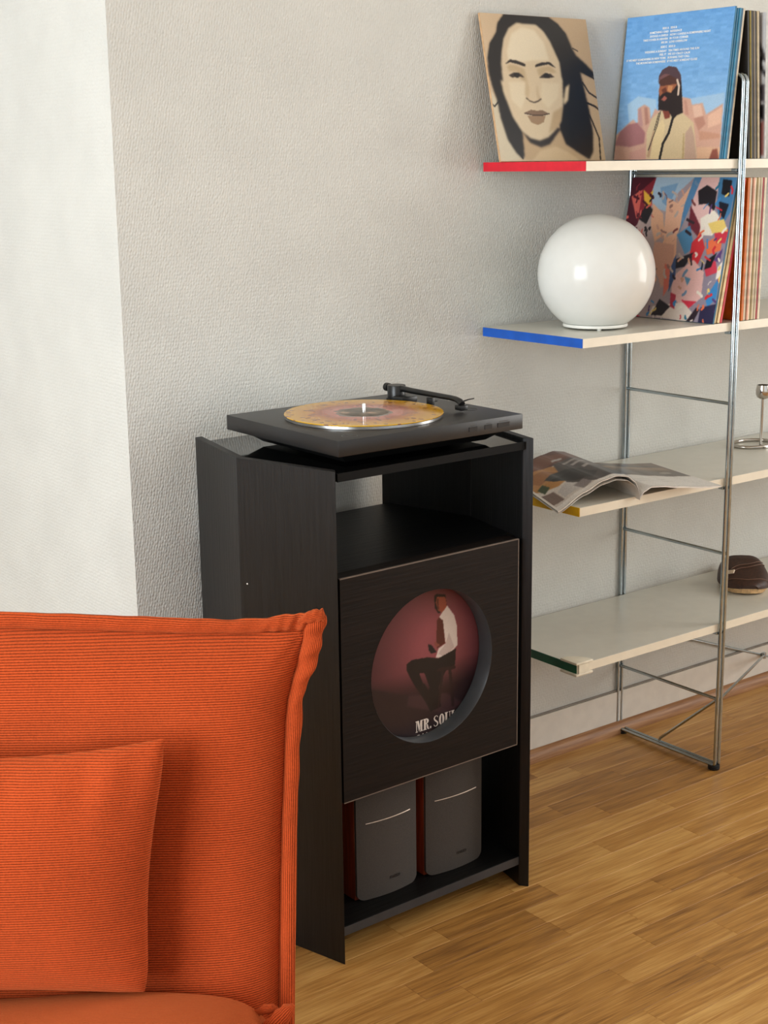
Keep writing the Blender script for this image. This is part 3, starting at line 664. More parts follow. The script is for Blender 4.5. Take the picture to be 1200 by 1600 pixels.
# ------------------------------------------------------------------ materials
M = {}
M['wallpaper'] = wallpaper('textured_wallpaper', (206, 206, 200), 0.48)
M['plaster'] = plain('white_paint', (228, 227, 223), 0.7, noise=0.01)
M['skirting'] = plain('skirting_paint', (222, 216, 206), 0.6, noise=0.015)
M['mid_grey'] = plain('matt_mid_grey', (140, 133, 124), 0.8)  # plain grey for the line above the skirting and the sub-floor
M['oak'] = oak_strip('oak_laminate')
M['trimwood'] = black_wood('beech_trim', (142, 98, 62), (176, 130, 88), 'x', 0.5)
M['cab'] = black_wood('black_brown_veneer', (13, 13, 13), (25, 24, 24), 'z', 0.46)
M['cab'].node_tree.nodes['Principled BSDF'].inputs['Specular IOR Level'].default_value = 0.40
M['cab_x'] = black_wood('black_brown_veneer_flat', (10, 10, 10), (17, 16, 15), 'x', 0.42)
M['cab_x'].node_tree.nodes['Principled BSDF'].inputs['Specular IOR Level'].default_value = 0.3
M['cab_edge'] = plain('black_edge_band', (54, 55, 58), 0.35)
M['cab_front'] = black_wood('dark_walnut_front', (17, 12, 9), (28, 20, 16), 'x', 0.55)
M['cab_front'].node_tree.nodes['Principled BSDF'].inputs['Specular IOR Level'].default_value = 0.18
M['front_edge'] = plain('worn_pale_edge', (112, 98, 88), 0.5)
M['edge_black'] = plain('matt_black_edge', (8, 8, 8), 0.6, spec=0.15)
M['gloss_top'] = plain('polished_black_top', (9, 9, 9), 0.06, spec=0.6)
M['rim'] = plain('black_satin_rim', (64, 67, 70), 0.32)
M['tt'] = plain('black_satin_plinth', (27, 26, 26), 0.38, scale=300, noise=0.08)
M['tt_dark'] = plain('black_plastic', (14, 14, 14), 0.35)
M['tt_mark'] = plain('grey_printing', (62, 60, 58), 0.4)
M['alu'] = plain('brushed_aluminium', (225, 225, 224), 0.22, metal=1.0)
M['chrome'] = plain('chromed_steel', (178, 190, 196), 0.18, metal=1.0)
M['steel'] = plain('polished_steel', (190, 184, 176), 0.12, metal=1.0)
M['rubber'] = plain('black_rubber', (18, 18, 18), 0.6)
M['board'] = plain('cream_laminate', (208, 205, 193), 0.30, noise=0.01)
M['band'] = plain('warm_white_edge_band', (232, 223, 203), 0.4, noise=0.01)
M['red'] = plain('red_edge_band', (206, 20, 42), 0.5)
M['blue'] = plain('blue_edge_band', (0, 80, 176), 0.5)
M['yellow'] = plain('yellow_edge_band', (230, 180, 0), 0.5)
M['green'] = plain('green_edge_band', (8, 84, 54), 0.4)
M['guard'] = plain('cream_soft_plastic', (226, 218, 198), 0.45)
M['opal'] = plain('opal_glass', (222, 222, 217), 0.15, noise=0.005, spec=0.3)
M['opal'].node_tree.nodes['Principled BSDF'].inputs['Subsurface Weight'].default_value = 0.25
M['opal'].node_tree.nodes['Principled BSDF'].inputs['Subsurface Radius'].default_value = (0.05, 0.05, 0.05)
M['lampbase'] = plain('white_plastic', (232, 230, 222), 0.4, noise=0.01)
M['cherry'] = black_wood('cherry_veneer', (94, 34, 14), (132, 54, 24), 'z', 0.35)
M['grille'] = plain('charcoal_cloth', (66, 61, 57), 0.9, scale=900, noise=0.12)
M['silverline'] = plain('pale_metal_line', (196, 176, 160), 0.35, metal=0.6)
M['badge'] = plain('dark_badge', (26, 24, 23), 0.4)
M['logo'] = plain('dim_logo', (40, 37, 35), 0.5)
M['print'] = print_mat('printed_card')
M['gloss_print'] = print_mat('printed_magazine_paper', 0.28)
M['white_ink'] = plain('white_ink', (240, 238, 234), 0.5)
M['cream_ink'] = plain('cream_ink', (226, 214, 204), 0.5)
M['paper'] = plain('magazine_paper', (222, 216, 208), 0.55)
M['cord'] = corduroy('orange_corduroy', (88, 27, 9), (198, 80, 37))
M['nap'] = corduroy('orange_corduroy_nap', (144, 60, 26), (178, 82, 40), 0.0032)
M['leather'] = plain('dark_brown_leather', (58, 34, 24), 0.55, scale=140, noise=0.15)
M['stitch'] = plain('brown_stitching', (112, 80, 62), 0.6)
M['cork'] = plain('tan_cork_sole', (206, 168, 120), 0.8, scale=160, noise=0.10)
M['buckle'] = plain('cream_buckle', (212, 190, 164), 0.4)

# ------------------------------------------------------------------ room shell
X0, X1, YB, YF, H = -2.4, 5.2, -5.0, 2.4, 2.72      # left, right, behind the camera, far end of the left bay, ceiling
XC = 1.2973                                         # outer corner where the wall turns away
def structure(name, mb, mat, parent=None):
    o = mb.build(name, mat, parent, sharp=30)
    if parent is None: o['kind'] = 'structure'
    return o
structure('wall_back', MB().box(XC, X1 + 0.12, 0.0, 0.14, 0.0, H), M['wallpaper'])
structure('wall_return', MB().box(XC, XC + 0.14, 0.14, YF + 0.12, 0.0, H), M['wallpaper'])
wf = MB().box(X0 - 0.12, -0.43, YF, YF + 0.12, 0.0, H).box(1.13, XC, YF, YF + 0.12, 0.0, H).box(-0.43, 1.13, YF, YF + 0.12, 0.0, 0.5).box(-0.43, 1.13, YF, YF + 0.12, 2.6, H)
structure('wall_far', wf, M['plaster'])
wf = MB()
for xa in (-0.43, 0.325, 1.08): wf.box(xa, xa + 0.05, YF + 0.03, YF + 0.09, 0.5, 2.6)
for za in (0.5, 2.55): wf.box(-0.38, 1.08, YF + 0.03, YF + 0.09, za, za + 0.05)
structure('added_window_bay', wf, M['plaster'])  # frame of the unseen far window, added with its fill light
wf = MB()
wf.box(X0 - 0.12, 0.45, YB - 0.12, YB, 0.0, H).box(4.15, X1 + 0.12, YB - 0.12, YB, 0.0, H).box(0.45, 4.15, YB - 0.12, YB, 0.0, 0.82).box(0.45, 4.15, YB - 0.12, YB, 2.58, H)
structure('wall_front', wf, M['plaster'])
wf = MB()
for xa in (0.45, 1.66, 2.88, 4.10): wf.box(xa, xa + 0.05, YB - 0.09, YB - 0.03, 0.82, 2.58)
for za in (0.82, 2.53): wf.box(0.50, 4.10, YB - 0.09, YB - 0.03, za, za + 0.05)
structure('added_window_behind', wf, M['plaster'])  # frame of the unseen window added behind the camera for fill
structure('ceiling', MB().box(X0 - 0.12, X1 + 0.12, YB - 0.12, YF + 0.12, H, H + 0.1), M['plaster'])
def wall_with_windows(name, xa, xb, y0, y1, wz0, wz1, wins):
    """side wall with window openings, wins = [(frame name, y0, y1)] from low y to high y"""
    w = MB(); t = 0.05; xm = (xa + xb) / 2; cur = y0
    for wn, a, c in wins:
        w.box(xa, xb, cur, a, 0, H).box(xa, xb, a, c, 0, wz0).box(xa, xb, a, c, wz1, H); cur = c
        f = MB()
        f.box(xm - 0.03, xm + 0.03, a, a + t, wz0, wz1).box(xm - 0.03, xm + 0.03, c - t, c, wz0, wz1)
        f.box(xm - 0.03, xm + 0.03, a + t, c - t, wz0, wz0 + t).box(xm - 0.03, xm + 0.03, a + t, c - t, wz1 - t, wz1)
        f.box(xm - 0.025, xm + 0.025, (a + c) / 2 - 0.03, (a + c) / 2 + 0.03, wz0 + t, wz1 - t)
        structure(wn, f, M['plaster'])
    w.box(xa, xb, cur, y1, 0, H)
    structure(name, w, M['plaster'])
wall_with_windows('wall_left', X0 - 0.12, X0, YB, YF, 0.50, 2.60, [('window_1', -2.55, -0.35)])
wall_with_windows('wall_right', X1, X1 + 0.12, YB, 0.0, 0.50, 2.60, [('window_3', -3.03, -1.37)])

structure('baseboard_back', MB().box(XC, X1, -0.008, 0.0, 0.0, 0.110), M['skirting'])
structure('baseboard_return', MB().box(XC - 0.008, XC, 0.0, YF, 0.0, 0.110), M['skirting'])
structure('trim_1', MB().tube([(XC + 0.002, -0.003, 0.1125), (X1 - 0.002, -0.003, 0.1125)], 0.0026, 6), M['mid_grey'])  # thin grey strip that draws the dark line above the skirting
quad = [(-0.009, 0.0), (-0.026, 0.0), (-0.0255, 0.010), (-0.022, 0.020), (-0.016, 0.027), (-0.009, 0.030)]
qm = MB()
for xa, xb in ((XC, X1),):
    lo = [qm.bm.verts.new((xa, y, z)) for y, z in quad]; hi = [qm.bm.verts.new((xb, y, z)) for y, z in quad]
    qm.bm.faces.new(lo); qm.bm.faces.new(hi[::-1])
    for i in range(6): qm.bm.faces.new((lo[i], hi[i], hi[(i + 1) % 6], lo[(i + 1) % 6]))
structure('trim_2', qm, M['trimwood'])

# floor: sub-floor, oak strips one by one where the photo shows them, the rest joined
fl = MB().box(X0, X1, YB, 0.0, -0.08, -0.008).box(X0, XC, 0.0, YF, -0.08, -0.008)
floor = structure('floor', fl, M['mid_grey'])
rnd = random.Random(11)
SW, LENS = 0.065, (0.285, 0.36, 0.43, 0.57)
anchors = {-0.874: 2.085, -0.679: 2.119, -0.744: 1.55, -0.549: 1.64, -0.939: 1.962, -0.614: 2.40}
strip_mesh = {}
def strip_me(L, wd):
    key = (L, round(wd, 4))
    if key not in strip_mesh:
        me = MB().box(0.0002, L - 0.0002, 0.0002, wd - 0.0002, -0.008, 0.0, 0.0004, 1).mesh('plank')
        me.materials.append(M['oak']); strip_mesh[key] = me
    return strip_mesh[key]
rest = MB()
k0 = int(math.floor((YB + 0.679) / SW))
for k in range(k0, 48):
    y = -0.679 + SW * k; yb = y + SW
    if y < YB: y = YB
    key = round(-0.679 + SW * k, 3)
    left = y >= 0.0
    if not left and yb > 0: yb = 0.0
    if yb > YF: yb = YF
    if yb - y < 0.004: continue
    xa, xb = X0, (XC if left else X1)
    ax = anchors.get(key, 2.0 + rnd.uniform(-0.3, 0.3))
    segs, x = [], ax
    while x < xb:
        L = rnd.choice(LENS); segs.append((x, L)); x += L
    x = ax
    while x > xa:
        L = rnd.choice(LENS); x -= L; segs.append((x, L))
    for (x, L) in segs:
        near = (not left) and y > -1.30 and x + L > 0.80 and x < 3.50 and x >= xa and x + L <= xb
        if near:
            o = bpy.data.objects.new('plank', strip_me(L, yb - y)); COL.objects.link(o)
            o.location = (x, y, 0); o.parent = floor
        else:
            rest.box(max(x, xa) + 0.0002, min(x + L, xb) - 0.0002, y + 0.0002, yb - 0.0002, -0.008, 0.0)
for k in range(int((XC - X0) / 0.43) + 1):                      # the half row that passes the corner of the wall
    xa = X0 + 0.43 * k
    rest.box(xa + 0.0002, min(xa + 0.43, XC) - 0.0002, 0.0002, 0.0358, -0.008, 0.0)
ro = rest.build('plank_field', M['oak'], floor, sharp=30); ro['kind'] = 'stuff'

# ------------------------------------------------------------------ black record cabinet
cab = empty('record_cabinet', (1.4303, -0.4944, 0.0), R(1.27), 'tall black wood cabinet with bent sides and a round cut-out front, under the turntable', 'cabinet')
CW, CT = 0.472, 0.9333
Cc, Bb, Aa = Vector((0, 0)), Vector((-0.0563, 0.2229)), Vector((-0.0026, 0.4495))
T = 0.0157
def line_x(p, d, q, e):
    den = d.x * e.y - d.y * e.x
    t = ((q.x - p.x) * e.y - (q.y - p.y) * e.x) / den
    return p + d * t
d1 = (Bb - Cc).normalized(); n1 = Vector((d1.y, -d1.x)); d2 = (Aa - Bb).normalized(); n2 = Vector((d2.y, -d2.x))
Ci = Vector((0.0135, 0.0103)); Bi = line_x(Cc + n1 * T, d1, Bb + n2 * T, d2); Ai = Aa + Vector((T * 1.02, 0))
Ci = Cc + n1 * T + d1 * 0.0135
mir = lambda p: Vector((CW - p.x, p.y))
front_board = [Cc, Ci, Bi, Bb]; back_board = [Bb, Bi, Ai, Aa]
for f in (lambda p: p, mir):
    for poly in (front_board, back_board):
        MB().prism([tuple(f(p)) for p in poly], 0.0, CT, 0.0008, 1).build('side_panel', M['cab'], cab, 20)
g = 0.0006
def plan(yfront, yback):
    """outline between the side panels from yfront to yback"""
    def xin(y):
        a, b = (Ci, Bi) if y < Bi.y else (Bi, Ai)
        t = (y - a.y) / (b.y - a.y); return a.x + (b.x - a.x) * t + g
    ys = [yfront, Bi.y, yback]
    L = [(xin(y), y) for y in ys]
    return L + [(CW - x, y) for x, y in L[::-1]]
tb = MB().prism(plan(0.0130, 0.432)[::-1], 0.912, 0.9265, 0.0006, 1).build('top_board', M['gloss_top'], cab, 20)
MB().box(0.0125, CW - 0.0125, 0.0105, 0.0128, 0.9118, 0.9266).build('front_edging', M['edge_black'], tb, 20)
MB().prism(plan(0.0470, 0.432)[::-1], 0.717, 0.735, 0.0006, 1).build('inner_shelf', M['cab_x'], cab, 20)
bt = MB().prism(plan(0.0190, 0.432)[::-1], 0.047, 0.064, 0.0006, 1).build('bottom_board', M['cab_x'], cab, 20)
MB().box(0.0125, CW - 0.0125, 0.0172, 0.0188, 0.0468, 0.0642).build('front_edging', M['cab_edge'], bt, 20)
MB().box(0.03, 0.442, 0.0465, 0.076, 0.362, 0.3728, 0.0006, 1).build('record_ledge', M['cab_x'], cab, 20)
# front panel with the round cut-out
FX0, FX1, FZ0, FZ1, FY0, FY1 = 0.0124, 0.4450, 0.3148, 0.7386, 0.0100, 0.0460
HCX, HCZ, HR = 0.2269, 0.5296, 0.1480
fp = bmesh.new(); N = 96
def on_square(a):
    dx, dz = math.cos(a), math.sin(a)
    cands = []
    if dx > 1e-9: cands.append((FX1 - HCX) / dx)
    if dx < -1e-9: cands.append((FX0 - HCX) / dx)
    if dz > 1e-9: cands.append((FZ1 - HCZ) / dz)
    if dz < -1e-9: cands.append((FZ0 - HCZ) / dz)
    t = min(cands); return HCX + dx * t, HCZ + dz * t
angs = sorted([2 * math.pi * i / N for i in range(N)] + [math.atan2(z - HCZ, x - HCX) % (2 * math.pi) for x in (FX0, FX1) for z in (FZ0, FZ1)])
rings = []
for y in (FY0, FY1):
    rings.append([fp.verts.new((HCX + HR * math.cos(a), y, HCZ + HR * math.sin(a))) for a in angs])
    rings.append([fp.verts.new((on_square(a)[0], y, on_square(a)[1])) for a in angs])
n = len(angs)
for i in range(n):
    j = (i + 1) % n
    fp.faces.new((rings[0][i], rings[1][i], rings[1][j], rings[0][j]))
    fp.faces.new((rings[2][j], rings[3][j], rings[3][i], rings[2][i]))
    fp.faces.new((rings[1][i], rings[3][i], rings[3][j], rings[1][j]))
me = bpy.data.meshes.new('front_panel'); bmesh.ops.recalc_face_normals(fp, faces=fp.faces[:]); fp.to_mesh(me); fp.free()
front = link_mesh('front_panel', me, M['cab_front'], cab, 20)
tag(front, 'dark walnut front with a round window')
rb = MB()
prof = [(HR - 0.0012, FY0 - 0.0002), (HR, FY0 + 0.001), (HR - 0.0002, FY1)]
for i in range(N):
    pass
V = [[rb.bm.verts.new((HCX + r * math.cos(2 * math.pi * i / N), y, HCZ + r * math.sin(2 * math.pi * i / N))) for r, y in ((HR + 0.0004, FY0 - 0.0003), (HR - 0.0004, FY0 + 0.0006), (HR - 0.0004, FY1 - 0.0003), (HR + 0.002, FY1 + 0.0003))] for i in range(N)]
for i in range(N):
    a, b = V[i], V[(i + 1) % N]
    for q in range(3): rb.bm.faces.new((a[q], b[q], b[q + 1], a[q + 1]))
rb.build('cutout_rim', M['rim'], front, 60)
es = MB(); e = 0.0016
es.box(FX0, FX1, FY0 - 0.0004, FY0 + 0.004, FZ1 - e, FZ1 + 0.0003).box(FX0, FX1, FY0 - 0.0004, FY0 + 0.004, FZ0 - 0.0003, FZ0 + e)
es.box(FX1 - e, FX1 + 0.0003, FY0 - 0.0004, FY0 + 0.004, FZ0 + e, FZ1 - e)
es.build('edge_strip', M['front_edge'], front, 30)
MB().lathe([(0, 0), (0.0016, 0.0), (0.0014, 0.0006), (0, 0.0008)], 10).build('pin_mark', M['white_ink'], cab)
pm = bpy.data.objects['pin_mark']
# a pale speck on the upper left side panel
pt = Cc + d1 * 0.213; pm.location = (pt.x, pt.y, 0.700); pm.rotation_euler = (0, R(-90), math.atan2(d1.y, d1.x) - R(90)) 

# ------------------------------------------------------------------ record sleeves
SL = 0.315
def sleeve(name, loc, lean, rz, thick, mat, label, group=None, W=SL, Hh=SL, cat='record', par=None):
    """thin card sleeve: slightly bellied faces, open mouth on the +x edge"""
    o = empty(name, loc, 0, label, cat, group)
    o.rotation_euler = (-lean, 0, rz)
    mb = MB()
    mb.box(0, W, 0, thick, 0, Hh, min(0.0007, thick * 0.2), 1)
    c = mb.build('card_cover', mat, o, 20)
    return o
def card(c, name=None): return plain(name or 'card', c, 0.55, noise=0.06, scale=60)
z1, z2, z3, z4, TH = 1.4449, 1.0855, 0.725, 0.3715, 0.0195
# portrait sleeve leaning back against the wall
o = sleeve('record_sleeve', (2.171, -0.0855, z1 + 0.0012), R(13.0), 0.0, 0.0055, card((196, 158, 118)), 'record sleeve with a sepia portrait of a dark-haired woman, leaning on the wall', 'record sleeves on the top shelf', W=0.318, Hh=0.318)
bgp = lambda u, v: np.stack([203 - 20 * u + 4 * v, 178 - 22 * u + 6 * v, 146 - 24 * u + 8 * v], -1)
flat_ink('cover_print', 0.318, 0.318, -0.0004, paint(210, 260, bgp, PORTRAIT, 0.008, 3, 1), M['print'], o)
# desert sleeve filed facing left
o = sleeve('record_sleeve', (2.598, -0.006, z1 + 0.001), R(6.3), R(-90), 0.005, card((40, 110, 142)), 'blue record sleeve with a bearded man in a cap before desert rocks', 'record sleeves on the top shelf', W=0.316, Hh=0.322)
def bgs(u, v):
    rng = np.random.default_rng(5); nz = rng.standard_normal((v.shape[0] // 4 + 2, v.shape[1] // 12 + 2))
    nz = np.kron(nz, np.ones((4, 12)))[:v.shape[0], :v.shape[1]]
    t = np.clip(v * 1.2, 0, 1)
    return np.stack([104 + 36 * t + 5 * nz, 160 + 22 * t + 5 * nz, 216 + 6 * t + 4 * nz], -1)
flat_ink('cover_print', 0.316, 0.322, -0.0004, paint(230, 260, bgs, DESERT, 0.015, 4, 1), M['print'], o)
# track list, two columns
items, ROT = [], Matrix.Rotation(R(90), 4, 'X')
lines = [('SIDE A', 'SIDE B', .088), ('SOMETHING I SAID', 'REFERENCE', .112), ('SHOULD A SHIELD', 'NOW I CANDLE A SOMEWHERE NIGHT', .136), ('TAKE COVER IN HEAVEN', 'IN YOUR CORNER', .160), ('BIG IN', 'LOVE OVERFLOW', .184),
         ('SIDE C', 'SIDE D', .215), ('WEDDING A SUNDAY', 'TEN TIMES AROUND THE SUN', .243), ('FEEL IT', 'WE GO CRAZY CALM', .267), ('IF WE MEET SOMEWHERE IN NEW YORK', 'BURNING THEY CALL', .291), ('THE MOUNTAIN SOMEWHERE', 'IF WE MEET SOMEDAY CLOSE', .315)]
for a, b, v in lines:
    zz = 0.322 * (1 - v) - 0.0055
    for txt, al, xx in ((a, 'RIGHT', 0.131), (b, 'LEFT', 0.136)):
        items.append((text_mesh(txt, 0.0066, al, 0.00012), Matrix.Translation((xx, -0.0008, zz)) @ ROT))
link_mesh('track_list', join_meshes(items), M['white_ink'], o, 0)

def row(x, lean, zz, specs, group, yb=-0.0118, hh=0.316):
    """filed sleeves, each leaning on the next; x is the left face at the shelf"""
    for thick, colr, label, dy in specs:
        s = sleeve('record_sleeve', (x, yb + dy, zz + 0.0008 + thick * math.sin(abs(lean)) * (1 if lean > 0 else 0)), lean, R(-90), thick, card(colr), label, group, W=0.312, Hh=hh)
        x += (thick + 0.0009) / math.cos(lean)
    return x
G1, G2 = 'record sleeves on the top shelf', 'record sleeves on the blue-edged shelf'
x = row(2.6045, R(6.3), z1, [
    (0.0050, (34, 104, 136), 'teal record sleeve edge, first behind the desert cover', 0.001),
    (0.0060, (44, 122, 156), 'brighter teal record sleeve edge, second behind the desert cover', -0.001),
    (0.0055, (30, 90, 120), 'darker teal record sleeve edge, third behind the desert cover', 0.0),
    (0.0070, (206, 194, 170), 'cream record sleeve edge beside the teal ones, last of the tilted group', 0.002)], G1, hh=0.318)
x = row(2.6965, R(-4.4), z1, [
    (0.0060, (26, 23, 21), 'black record sleeve right behind the shelf post on the top shelf', 0.002),
    (0.0040, (140, 122, 52), 'olive-yellow record sleeve edge just right of the shelf post', 0.0),
    (0.0060, (30, 27, 24), 'black record sleeve edge right of the olive-yellow one on the top shelf', 0.001),
    (0.0045, (120, 106, 84), 'brown record sleeve edge between two dark ones on the top shelf', 0.0),
    (0.0060, (38, 34, 30), 'dark record sleeve edge left of the cream pair on the top shelf', 0.002),
    (0.0060, (186, 170, 138), 'tan record sleeve edge near the right border of the top shelf', 0.0),
    (0.0040, (66, 58, 48), 'dark brown record sleeve edge beside the grey photo cover', 0.002)], G1, hh=0.314)
o = sleeve('record_sleeve', (x + 0.003, -0.014, z1 + 0.001), R(-3.0), R(-90), 0.006, card((196, 196, 194)), 'pale grey record sleeve with dark print, rightmost on the top shelf', G1, W=0.316, Hh=0.312)
GREYP = [('L', (40, 36, 36), [(0.93, 0.20), (0.97, 0.28), (0.95, 0.36), (1.0, 0.42)], .03), ('L', (52, 46, 46), [(0.96, 0.24), (1.0, 0.33)], .02), ('P', (70, 62, 66), [(0.94, 0.5), (1, 0.48), (1, 0.62), (0.96, 0.6)]), ('P', (34, 30, 32), [(0.92, 0.64), (1, 0.62), (1, 0.74), (0.95, 0.72)]), ('P', (150, 92, 84), [(0.9, 0.76), (1, 0.74), (1, 0.98), (0.9, 0.98)])]
flat_ink('cover_print', 0.316, 0.312, -0.0004, paint(80, 80, (198, 198, 198), GREYP, 0.01, 9, 1), M['print'], o)
# abstract cover on the second shelf
o = sleeve('record_sleeve', (2.5935, -0.0118, z2 + 0.001), R(11.4), R(-90), 0.005, card((30, 92, 120)), 'record sleeve with a colourful painted abstract cover behind the globe lamp', G2, W=0.314, Hh=0.326)
bga = lambda u, v: np.stack([196 - 60 * u + 0 * v, 168 - 40 * u + 0 * v, 156 - 10 * u + 0 * v], -1)
flat_ink('cover_print', 0.314, 0.326, -0.0004, paint(240, 250, bga, ABSTRACT, 0.015, 6, 1), M['print'], o)
x = row(2.6000, R(11.4), z2, [
    (0.0060, (196, 176, 130), 'cream record sleeve edge next to the abstract cover', 0.0),
    (0.0040, (126, 108, 70), 'olive-brown record sleeve edge between two cream ones', 0.003),
    (0.0070, (222, 196, 150), 'light cream record sleeve edge beside the red one', 0.0),
    (0.0060, (190, 52, 62), 'red record sleeve edge leaning just left of the shelf post', -0.001)], G2, hh=0.322)
x = row(2.6920, R(1.0), z2, [
    (0.0080, (206, 106, 20), 'orange record sleeve edge just right of the shelf post', 0.0),
    (0.0060, (206, 192, 168), 'cream record sleeve edge right of the orange one', 0.001),
    (0.0040, (178, 164, 140), 'greyish cream record sleeve edge left of the pink one', 0.003),
    (0.0050, (222, 170, 146), 'pink record sleeve edge among cream ones on the blue-edged shelf', 0.0),
    (0.0060, (226, 212, 182), 'cream record sleeve edge right of the pink one', 0.002),
    (0.0050, (164, 146, 104), 'olive record sleeve edge left of the last cream ones', 0.0),
    (0.0060, (214, 200, 172), 'pale cream record sleeve edge right of the olive one', 0.002),
    (0.0050, (198, 184, 156), 'beige record sleeve edge beside the dark red one', 0.0),
    (0.0060, (150, 22, 32), 'dark red record sleeve edge at the right border', 0.001),
    (0.0060, (220, 206, 180), 'cream record sleeve edge right of the dark red one', 0.0)], G2, hh=0.318)

# sleeve shown in the round window of the cabinet
CABM = Matrix.Translation((1.4303, -0.4944, 0)) @ Matrix.Rotation(R(1.27), 4, 'Z')
loc = CABM @ Vector((HCX - SL / 2, FY1 + 0.0022, 0.3736))
o = sleeve('record_sleeve', loc, 0, R(1.27), 0.004, card((60, 36, 40)), 'dark maroon record sleeve of a seated man, lettered MR. SOUL, behind the round cabinet window', 'record sleeve in the cabinet')
def bgm(u, v):
    d = np.clip(1.15 - np.hypot(u - 0.62, (v - 0.42) * 1.0) * 1.25, 0.25, 1)
    low = np.clip((0.80 - v) * 4, 0.35, 1)
    k = d * low
    return np.stack([126 * k + 14, 62 * k + 12, 66 * k + 14], -1)
flat_ink('cover_print', SL, SL, -0.0004, paint(260, 260, bgm, SEATED, 0.01, 8, 1), M['print'], o)
def ring(cx, cz, ro, rzo, ri, rzi, nn=28):
    return [((cx + ro * math.cos(a), cz + rzo * math.sin(a)), (cx + ri * math.cos(a), cz + rzi * math.sin(a))) for a in [2 * math.pi * i / nn for i in range(nn + 1)]]
lt = bmesh.new()
def poly(pts, ox, s):
    vs = [lt.verts.new((ox + p[0] * s[0], 0, p[1] * s[1])) for p in pts]
    lt.faces.new(vs)
def ribbon(pairs, ox, s):
    for (a, b), (c, d) in zip(pairs, pairs[1:]): poly([a, c, d, b], ox, s)
def rect(x0, x1, y0, y1, ox, s): poly([(x0, y0), (x1, y0), (x1, y1), (x0, y1)], ox, s)
S = (0.0199, 0.0228)
ox = 0.0                                                     # M
rect(0.0, .26, 0, .07, ox, S); rect(.08, .17, .07, .93, ox, S); rect(0.0, .20, .93, 1, ox, S)
rect(.52, .92, 0, .07, ox, S); rect(.60, .84, .07, .93, ox, S); rect(.60, .92, .93, 1, ox, S)
poly([(.17, 1), (.40, 1), (.56, .25), (.42, 0.02)], ox, S); poly([(.44, .10), (.52, .25), (.66, 1), (.60, 1)], ox, S)
ox += 0.96 * S[0]                                            # R
rect(0.0, .42, 0, .07, ox, S); rect(.09, .33, .07, .93, ox, S); rect(0, .33, .93, 1, ox, S)
ribbon([((.33 + .36 * math.cos(a), .75 + .25 * math.sin(a)), (.33 + .12 * math.cos(a), .75 + .18 * math.sin(a))) for a in [math.pi * (0.5 - i / 12) for i in range(13)]], ox, S)
poly([(.40, .50), (.56, .46), (.70, .07), (.80, 0), (.58, 0), (.46, .12)], ox, S)
ox += 0.84 * S[0]; ribbon(ring(.09, .11, .10, .11, 0.001, 0.001, 14), ox, S)   # full stop
ox += 0.42 * S[0]                                            # S
sc = [(.60, .80, .05), (.50, .93, .06), (.36, .965, .06), (.20, .90, .10), (.13, .76, .12), (.20, .62, .13), (.36, .50, .13), (.52, .38, .13), (.58, .24, .12), (.50, .10, .10), (.34, .035, .06), (.18, .08, .06), (.08, .22, .05)]
prs = []
for i, (px, py, w) in enumerate(sc):
    a, b = sc[max(i - 1, 0)], sc[min(i + 1, len(sc) - 1)]
    tx, ty = b[0] - a[0], b[1] - a[1]; l = math.hypot(tx, ty); nx, ny = -ty / l, tx / l
    prs.append(((px + nx * w * .62, py + ny * w * .5), (px - nx * w * .62, py - ny * w * .5)))
ribbon(prs, ox, S)
ox += 0.74 * S[0]; ribbon(ring(.34, .5, .34, .5, .09, .43), ox, S)              # O
ox += 0.74 * S[0]                                            # U
rect(0, .40, .93, 1, ox, S); rect(.07, .31, .28, .93, ox, S); rect(.52, .76, .93, 1, ox, S); rect(.61, .68, .28, .93, ox, S)
ribbon([((.375 + .305 * math.cos(a), .28 + .28 * math.sin(a)), (.455 + .155 * math.cos(a), .28 + .20 * math.sin(a))) for a in [math.pi + math.pi * i / 12 for i in range(13)]], ox, S)
ox += 0.82 * S[0]                                            # L
rect(0, .42, .93, 1, ox, S); rect(.08, .33, .07, .93, ox, S); rect(0, .70, 0, .07, ox, S); poly([(.45, .07), (.70, .07), (.70, .34), (.64, .34)], ox, S)
me = bpy.data.meshes.new('title_lettering'); lt.to_mesh(me); lt.free()
t1 = link_mesh('title_lettering', me, M['cream_ink'], o, 0); t1.location = (0.1440, -0.0009, 0.0148)
t2 = link_mesh('artist_lettering', join_meshes([(text_mesh('SAM COOKE', 0.0205, 'LEFT', 0.0004), ROT)]), M['cream_ink'], o, 0); t2.location = (0.146, -0.0009, -0.0050)

